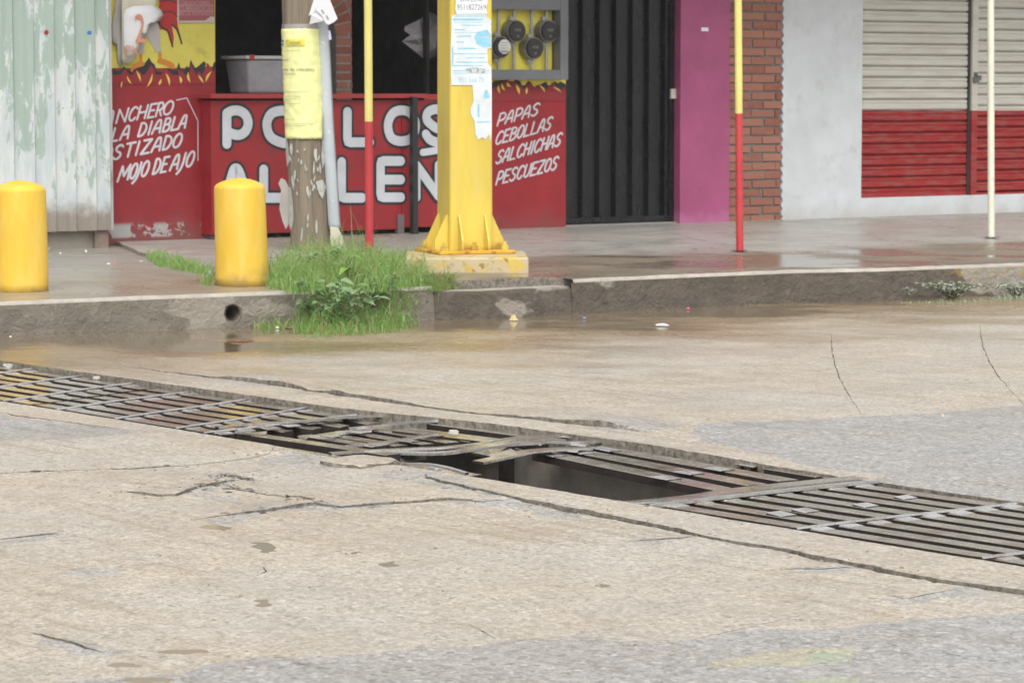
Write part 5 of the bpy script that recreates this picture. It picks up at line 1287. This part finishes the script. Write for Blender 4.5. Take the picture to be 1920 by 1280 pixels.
# grey steel cover along the right of the pole
CX = lambda v: np.interp(v, (-60,0,100,240,420,470), (590,596,603,610,622,628))
mb = MB(); vs = []; vv = list(range(-60, 436, 8)); pr_ = [(-9,.0),(-8,.03),(8,.034),(11,.0)]
for v in vv:
    for a, l in ((-11,.004),(-9.5,.028),(0,.032),(9,.03),(12,-.02)):
        p = D(CX(v)+a+4, v, WB[1]-.05); vs.append((p[0], p[1]-l+.02, p[2]))
n = 5; mb.add(vs, [(j*n+i, (j+1)*n+i, (j+1)*n+i+1, j*n+i+1) for j in range(len(vv)-1) for i in range(n-1)])
cg = obj('cable_guard', mb, paint('grey steel cable guard', (.46,.50,.53), .1, dirt=(.38,.41,.43), rough=.42, stretch=(1,1,.4), chip=(.68,.68,.66), chip_at=(.60,.63), chip_sc=11), wpo, smooth_sh=True)
so = cg.modifiers.new('s', 'SOLIDIFY'); so.thickness = .004
mb = MB(); vs = [D(u,v,WB[1]-.08) for u,v in ((619,424),(634,426),(644,448),(650,470),(641,467),(636,478),(629,466),(622,474),(620,452))]; mb.add(vs, [tuple(range(9))]); o = obj('torn_wrap', mb, M_paper_c, wpo); so = o.modifiers.new('s','SOLIDIFY'); so.thickness = .003
# scraps of old notices still stuck to the wood
rnd = random.Random(21); mb = MB()
def scrap(px, lift=.008): 
    n = len(px); mb.add([Wp(u,v,lift) for u,v in px], [tuple(range(n))])
for k in range(34):
    u = rnd.uniform(545,604); v = rnd.uniform(262,345) if k < 24 else rnd.uniform(345,430); h = rnd.uniform(5,17)*(1.6 if k%4==0 else .9); wd_ = rnd.uniform(1.2,3.6)*(1.2 if k%4==0 else .8); tl = rnd.uniform(-3,5)
    scrap([(u,v),(u+wd_*.7,v-1),(u+wd_+tl*.4,v+h*.5),(u+tl+wd_*.5,v+h),(u+tl-.6,v+h*.8),(u+tl*.3-wd_*.4,v+h*.4)])
scrap([(532,262),(540,262),(543,285),(546,300),(540,312),(535,290)]); scrap([(606,262),(612,270),(611,300),(606,315),(604,290)])
scrap([(540,352),(547,350),(551,380),(552,412),(548,432),(542,420),(540,385)]); scrap([(594,340),(606,336),(612,350),(606,372),(600,362)])
o = obj('paper_scraps', mb, paint('old paper scraps', (.47,.47,.43), .15, dirt=(.36,.48,.52), dirt_amt=(.55,.65), rough=.7, nsc=20), wpo); so = o.modifiers.new('s','SOLIDIFY'); so.thickness = .002
mb = MB(); q_ = [D(u,v,WB[1]-.03) for u,v in ((535,338),(527,334),(522,344),(527,356),(525,375),(524,392),(530,416),(536,430),(541,420),(541,380),(541,350))]; mb.add(q_, [tuple(range(11))]); o = obj('torn_flap', mb, paint('dull torn flap', (.36,.33,.30), .12, rough=.7), wpo); so = o.modifiers.new('s','SOLIDIFY'); so.thickness = .003
mb = wgrid([(50,528),(58,528)], [(50,604),(58,604)], 46, 55, 10, 2, .005); o = obj('tape_band', mb, M_paper_g, wpo, smooth_sh=True)
yn = thing('poster', Wp(566,150), 'wrinkled yellow printed notice wrapped round the wooden pole', 'poster')
mb = wgrid([(55,527.5),(160,529),(260,534)], [(55,604),(120,605),(200,607.5),(260,606)], 55, 260, 26, 44, .012, .007, 2.0, 1.6); o = obj('sheet', mb, M_paper_y, yn, smooth_sh=True); so = o.modifiers.new('s','SOLIDIFY'); so.thickness = .0015
mb = wgrid([(74,537),(88,537)], [(74,574),(88,574)], 75, 86, 10, 2, .021); lg = obj('logo_field', mb, M_ink_y, yn)
m3 = wtext('Coppel.', 538.5, 84, 568, 7.5, .0235); join(m3, wtext('nes de cobranza', 531, 133, 592, 5.2, .021)); join(m3, wtext('n la zona', 530, 140.5, 556, 4, .021)); join(m3, wtext('stos', 530, 115, 543, 5, .021))
obj('lettering', m3, M_ink, yn)
mb = wgrid([(74,528.5),(88,528.5)], [(74,533.5),(88,533.5)], 75.5, 79.5, 2, 1, .021); join(mb, wgrid([(74,528.5),(88,528.5)], [(74,533.5),(88,533.5)], 82.5, 86, 2, 1, .021)); obj('logo_mark', mb, M_ink_b, yn)
mb = MB()
for v, x0, x1 in ((95,531,566),(147,531,537),(171.5,532,582),(180,533,568),(185,533,558),(189,533,548),(193.5,533,566),(206,534,541),(223,535,555),(231,535,590),(234.5,535,576)):
    for a in np.arange(x0, x1, 5.5): join(mb, wgrid([(v-2,a),(v+2,a)], [(v-2,min(a+4.6,x1)),(v+2,min(a+4.6,x1))], v, v+1.2, 2, 1, .020))
obj('text_lines', mb, M_ink_l, yn)
wn_ = thing('paper_sheet', D(605, 20, WB[1]-.2), 'folded white paper tied near the top of the wooden pole', 'paper')
def wsheet(name, px, y0, mats, fold):
    mb = MB(); n = len(px); mb.add([D(u, v, WB[1]-.17-y0-fold*(i%2)*.02) for i, (u, v) in enumerate(px)], [tuple(range(n))]); o = obj(name, mb, mats, wn_); so = o.modifiers.new('s','SOLIDIFY'); so.thickness = .002; return o
wsheet('back_fold', [(592,-12),(610,-12),(608,18),(606,40),(580,46),(584,28),(579,30)], 0, M_paper_w, 1)
wsheet('front_fold', [(600,-12),(614,-12),(633,36),(626,42),(616,47),(610,43),(604,30),(592,19),(598,4)], .03, M_paper_w, 0)
mb = MB(); 
for u, v in ((602,20),(605,24),(611,31),(613,35)): stroke(mb, [(u,v),(u+2,v-1.6),(u+3,v+1),(u+1.2,v+2.4)], .8, lambda a,b,d: D(a,b,WB[1]-.206-d), .0, .001)
obj('scribble', mb, M_ink, wn_)
wsheet('corner', [(616,57),(619,58),(622,74),(617,75.5)], .01, paint('lilac corner', (.55,.52,.75), .05, rough=.6), 0)

# ------------------------------------------------------------------ grass and weeds
def blades(mb, n, poly, zf, h0, h1, rnd, wd=.0045, lean=.5, curl=.6, mi=1, dirb=(0,0), mi2=0.0, fall=None):
    xs = [p[0] for p in poly]; ys = [p[1] for p in poly]
    def inside(x, y):
        c = False; j = len(poly)-1
        for i in range(len(poly)):
            if (poly[i][1] > y) != (poly[j][1] > y) and x < (poly[j][0]-poly[i][0])*(y-poly[i][1])/(poly[j][1]-poly[i][1])+poly[i][0]: c = not c
            j = i
        return c
    k = 0
    while k < n:
        x = rnd.uniform(min(xs), max(xs)); y = rnd.uniform(min(ys), max(ys))
        if not inside(x, y): continue
        k += 1; clump = .55+.9*max(0, mnoise.noise(Vector((x*5, y*5, 3.3)))+.35)
        if fall:
            rr = ((x-fall[0])/fall[2])**2+((y-fall[1])/fall[3])**2
            if rr > 1 and rnd.random() < (rr-1)*1.2: continue
            clump *= max(.35, 1.15-.6*rr)
        h = rnd.uniform(h0, h1)*clump; a = rnd.uniform(0, 2*math.pi); d = np.array([math.cos(a), math.sin(a)])*rnd.uniform(.1, lean)*h+np.array(dirb)*h
        sa = rnd.uniform(0, math.pi); sd_ = np.array([math.cos(sa), math.sin(sa)])*wd*rnd.uniform(.6,1.3)
        z = zf(x, y); vs = []; droop = rnd.uniform(0, curl)
        for t in (0, .35, .7, 1.0):
            px = x+d[0]*t*t*1.4; py = y+d[1]*t*t*1.4; pz = z+h*(t-droop*t*t*t*.8); wv = 1-t*.93
            vs += [(px-sd_[0]*wv, py-sd_[1]*wv, pz), (px+sd_[0]*wv, py+sd_[1]*wv, pz)]
        mb.add(vs, [(0,1,3,2),(2,3,5,4),(4,5,7,6)], 1 if rnd.random() < mi2 else 0)
rnd = random.Random(5)
kzf = lambda x, y: 0.0 if (KN[0]*x+KN[1]*y) < 15.40 else .2
mb = MB()
gp = lambda pl, z: [tuple(G(u,v,z)[:2]) for u,v in pl]
def slope(x, y): return .2*sst(KN[0]*x+KN[1]*y, 15.18, 15.5)
gc = G(648, 545, .15); FALL = (gc[0], gc[1], .62, 2.4); FALL2 = (gc[0]+.02, gc[1]-.3, .36, 1.1)
blades(mb, 5200, gp([(495,541),(500,505),(545,488),(600,480),(680,482),(780,492),(800,514),(790,538),(700,550),(560,553)], .2), lambda x,y: .2, .09, .28, rnd, .0038, .95, 1.0, mi2=.09, fall=FALL)
blades(mb, 3800, gp([(545,556),(640,540),(790,536),(800,560),(790,604),(700,600),(620,607),(550,606)], .08), slope, .12, .32, rnd, .0038, .95, 1.1, dirb=(0,-.25), mi2=.09, fall=FALL2)
blades(mb, 1000, gp([(550,614),(600,608),(700,602),(790,600),(765,607),(690,613),(600,618)], 0), slope, .05, .20, rnd, .0038, .95, 1.1, mi2=.16, fall=FALL2)
blades(mb, 240, gp([(470,614),(560,605),(575,612),(500,620)], 0), lambda x,y: 0.0, .02, .10, rnd, .0035, .95, 1.0, mi2=.18)
blades(mb, 340, gp([(516,502),(545,482),(660,472),(720,478),(640,484)], .2), lambda x,y: .2, .12, .28, rnd, .0035, .5, .5, mi2=.12)
blades(mb, 170, gp([(590,606),(700,598),(770,600),(690,612),(600,616)], 0), slope, .10, .26, rnd, .003, .9, .9, mi2=1.0, fall=FALL2)
g = obj('grass', mb, [M_grass, M_dry]); g['kind'] = 'stuff'
mb = MB()
blades(mb, 1300, gp([(272,487),(300,483),(345,495),(400,510),(400,520),(350,512),(295,502)], .205), zL, .03, .09, rnd, .004, .6, .8, mi2=.04)
blades(mb, 160, gp([(372,530),(400,526),(402,536),(385,537)], .2), zL, .02, .07, rnd, .004, .6, .8, mi2=.1)
g = obj('grass', mb, [M_grass, M_dry]); g['kind'] = 'stuff'
mb = MB()
blades(mb, 1500, gp([(745,530),(800,520),(846,524),(852,534),(820,541),(760,541)], .19), lambda x,y: .175, .03, .10, rnd, .004, .8, .8, dirb=(.2,-.5), mi2=.12)
blades(mb, 460, gp([(792,537),(845,534),(850,541),(810,546)], .17), lambda x,y: .17, .08, .17, rnd, .004, .6, 2.2, dirb=(.25,-.5), mi2=.45)
g = obj('grass', mb, [M_grass, M_dry]); g['kind'] = 'stuff'
def leafquad(mb, p, d, L, W, up, rnd, mi=0):
    d = np.array(d)/np.linalg.norm(d); s = np.cross(d, [0,0,1]); s = s/max(1e-6, np.linalg.norm(s)); s = s*math.cos(up)+np.cross(s, d)*math.sin(up)
    pts = []
    for t, wv in ((0,0.05),(.2,.75),(.45,1),(.7,.7),(1,.03)):
        c = np.array(p)+d*L*t+np.array([0,0,-L*.35*t*t]); n_ = np.cross(s, d)
        pts.append((c-s*W*wv+n_*W*.25*wv, c, c+s*W*wv+n_*W*.25*wv))
    vs = [q for r in pts for q in r]; mb.add(vs, [(3*i+j, 3*i+j+1, 3*i+4+j, 3*i+3+j) for i in range(4) for j in range(2)], mi)
def weed(base, h, spread_, nl, L, label, mats, seed, stems=6, up=1.0, group=None, cat='weed', mmix=None):
    rnd = random.Random(seed); t = thing('weed_plant', base, label, cat, group); ms, ml = MB(), MB()
    for k in range(stems):
        a = rnd.uniform(0, 2*math.pi); q = np.array([math.cos(a), math.sin(a)*.7])*spread_*rnd.uniform(.3,1); tip = np.array([base[0]+q[0], base[1]+q[1]-.03, base[2]+h*rnd.uniform(.55,1)*up])
        mid = (np.array(base)+tip)/2+np.array([rnd.uniform(-.02,.02),rnd.uniform(-.02,.02),.03])
        pts = smooth([np.array(base, float)+np.array([rnd.uniform(-.03,.03),rnd.uniform(-.02,.02),0]), mid, tip], 4)
        for a_, b_ in zip(pts[:-1], pts[1:]): tube(ms, a_, b_, .0022, .0018, 5, False)
        for j in range(max(2, nl//stems)):
            f = rnd.uniform(.2, 1.02); i = min(len(pts)-2, int(f*(len(pts)-1))); p = pts[i]+(pts[i+1]-pts[i])*rnd.random(); an = rnd.uniform(0, 2*math.pi)
            leafquad(ml, p, (math.cos(an), math.sin(an)-.35, rnd.uniform(-.2,.6)), L*rnd.uniform(.6,1.25), L*rnd.uniform(.2,.36), rnd.uniform(-.6,.6), rnd, 0)
    obj('stems', ms, M_stem, t); obj('foliage', ml, mats, t); return t
weed(G(640, 614, 0)-np.array([0,.1,0]), .30, .26, 130, .078, 'leafy broad-leaved weed sprouting at the kerb foot', M_broad, 3, 15)
weed(G(585, 612, 0)-np.array([0,.08,0]), .27, .18, 70, .062, 'smaller broad-leaved weed at the left flank of the grass clump', M_broad, 4, 7)
weed(G(705, 575, .1)-np.array([0,.06,0]), .22, .17, 90, .058, 'light leafy weed in the middle of the grass clump over the kerb', M_broad, 21, 13)
weed(G(620, 520, .2), .20, .22, 80, .055, 'leafy weed in the grass before the wooden pole', M_broad, 22, 13)
b = G(655, 540, .2); b[2] = .2
t = weed((b[0], b[1]-.05, .2), .22, .07, 5, .10, 'bright green young sprout standing out of the grass clump', M_bright, 9, 3)
weed(G(1785, 562, 0), .12, .24, 620, .027, 'silvery small-leaved weed spreading along the kerb foot', M_silver, 12, 34, group='silvery weeds along the kerb foot')
weed(G(1905, 556, 0), .09, .20, 420, .026, 'silvery weed at the kerb foot cut off by the right edge of the picture', M_silver, 13, 26, group='silvery weeds along the kerb foot')
weed(G(1702, 564, 0), .085, .05, 60, .022, 'small upright sprig at the kerb foot left of the silvery weeds', M_silver, 14, 4, group='silvery weeds along the kerb foot')
mb = MB(); blades(mb, 300, gp([(1690,568),(1760,566),(1920,556),(1920,562),(1780,572)], 0), lambda x,y: 0.0, .01, .04, rnd, .003, .9, .8, mi2=.2); g = obj('grass', mb, [M_silver, M_grass]); g['kind'] = 'stuff'
# dry stick by the bollard
mb = MB(); a = G(522, 512, .2); tube(mb, a, (a[0]-.008, a[1], .2+.12), .006, .005, 8); tag(obj('stick', mb, M_dry, origin=a), 'short pale stick poking out of the grass beside the bollard', 'stick')

# ------------------------------------------------------------------ litter
def litter(name, u, v, z, sx, sy, sz, mat_, label, seed, cat='litter'):
    if mat_ is M_plw: sx, sy, sz = sx*.7, sy*.7, sz*.7
    c = G(u, v, z); c[1] += sy; rnd = random.Random(seed); mb = MB(); K = 11; vs = []
    for ring, k in ((0,1.0),(1,.55)):
        for i in range(K):
            a = 2*math.pi*i/K; r = k*(1+.35*mnoise.noise(Vector((math.cos(a)*1.7, math.sin(a)*1.7, seed))))
            vs.append((c[0]+sx*r*math.cos(a), c[1]+sy*r*math.sin(a), z+.004+(sz*(.55+.5*mnoise.noise(Vector((i*.9, seed, 2)))) if ring else .0)+ (0 if ring else .15*sz*abs(mnoise.noise(Vector((i*1.3, seed, 7)))))))
    vs.append((c[0]+sx*.1, c[1], z+.004+sz))
    mb.add(vs, [(i,(i+1)%K,K+(i+1)%K,K+i) for i in range(K)]+[(K+i,K+(i+1)%K,2*K) for i in range(K)])
    tag(obj(name, mb, mat_, origin=c), label, cat)
M_plw = paint('white plastic', (.7,.71,.72), .05, rough=.35); M_tan = paint('straw coloured rind', (.55,.42,.2), .15, rough=.5); M_pk = paint('pink wrapper', (.6,.08,.2), .1, rough=.4); M_bl = paint('blue wrapper', (.15,.28,.5), .1, rough=.4)
litter('scrap_paper', 1243, 612, 0, .062, .05, .018, M_plw, 'crumpled white scrap lying on the open road right of centre', 1.1)
litter('fallen_leaf', 448, 642, 0, .075, .06, .016, M_rust, 'brown rotten leaf in the wet gutter', 2.2)
litter('plastic_scrap', 520, 617, 0, .018, .015, .02, M_plw, 'small round white scrap in the gutter before the grass', 3.3)
litter('fruit_rind', 963, 602, 0, .027, .02, .034, M_tan, 'straw coloured rind in the gutter below the yellow pole', 4.4)
litter('leaf_litter', 545, 617, 0, .04, .03, .015, M_rust, 'brown wet leaf litter just right of the white gutter scrap', 5.5)
litter('leaf_litter', 572, 616, 0, .028, .02, .012, M_stem, 'greenish brown leaf litter at the foot of the grass clump', 5.9)
litter('wrapper', 1290, 580, 0, .012, .012, .012, M_pk, 'tiny pink wrapper at the foot of the kerb', 6.6)
litter('wrapper', 1096, 598, 0, .014, .012, .008, M_bl, 'tiny blue wrapper in the gutter', 7.7)
litter('wrapper', 18, 638, 0, .03, .03, .03, M_plw, 'white and yellow wrapper at the kerb foot by the left edge', 8.8)
litter('wrapper', 202, 497, .207, .026, .04, .014, M_plw, 'pale flattened wrapper on the muddy pavement behind the bollards', 9.2)
litter('wrapper', 214, 496, .207, .013, .012, .016, M_pk, 'red wrapper scrap beside the pale one on the muddy pavement', 9.9)
litter('wrapper', 113, 477, .22, .012, .012, .014, M_plw, 'white crumb of litter at the fence foot near the left bollard', 10.3)
litter('wrapper', 161, 473, .22, .012, .012, .018, M_plw, 'white crumb of litter at the fence foot near its end pillar', 10.9)
litter('stone', 92, 470, .22, .022, .02, .022, M_break, 'grey stone against the fence foot', 11.2, 'stone')
litter('wrapper', 264, 492, .207, .022, .02, .012, M_plw, 'white scrap at the left tip of the short grass strip', 11.8)
litter('stone', 394, 519, .2, .022, .02, .035, paint('pale stone', (.5,.5,.48), .1, rough=.7), 'pale stone beside the right bollard at the grass strip', 12.4, 'stone')
litter('plastic_scrap', 1303, 468, .23, .03, .03, .006, M_break, 'flat dark flake on the wet pavement', 12.8)
litter('pebble', 1768, 782, .008, .008, .008, .012, M_tan, 'tan pebble lying on the grey asphalt at the right', 13.1, 'stone')
litter('plastic_scrap', 1044, 528, .17, .02, .02, .012, M_plw, 'whitish flake on the broken kerb ledge below the plinth', 13.9)
litter('stone', 915, 526, .165, .018, .02, .014, M_plw, 'small white stone on the kerb ledge under the plinth', 14.2, 'stone')
mb = MB(); c = G(475, 606, 0); K = 14
pts = [np.array([c[0]+.03*math.cos(math.radians(a)), c[1]-.03, .05+.05*math.sin(math.radians(a))]) for a in range(80, 260, 15)]
for a, b in zip(pts[:-1], pts[1:]): tube(mb, a, b, .006, .006, 8)
tag(obj('plastic_hook', mb, M_plw, origin=c), 'curved white plastic strip leaning at the kerb right of the pipe mouth', 'litter')
M_lump = paint('pale grey stone', (.42,.405,.37), .15, dirt=(.28,.26,.23), rough=.7, nsc=20)
# loose stones on the drain bars
for u, v, r, lab in ((1040-190,814,.014,'white pebble resting on the buckled grate bar'),(180,711,.012,'pale lump of mortar on the far end of a slanted cross bar'),(14,690,.017,'pale crushed cup lying on the grate at the left edge'),(818,872,.022,'round pale stone caught inside the hole in the grate')):
    c = G(u, v, .0); l = lump('stone', (c[0], c[1]+r, r*.5 if v < 860 else -.02), r*1.4, r, r*.8, u*.01, M_lump, 0, .8); tag(l, lab, 'stone')
print('objects', len(bpy.data.objects))
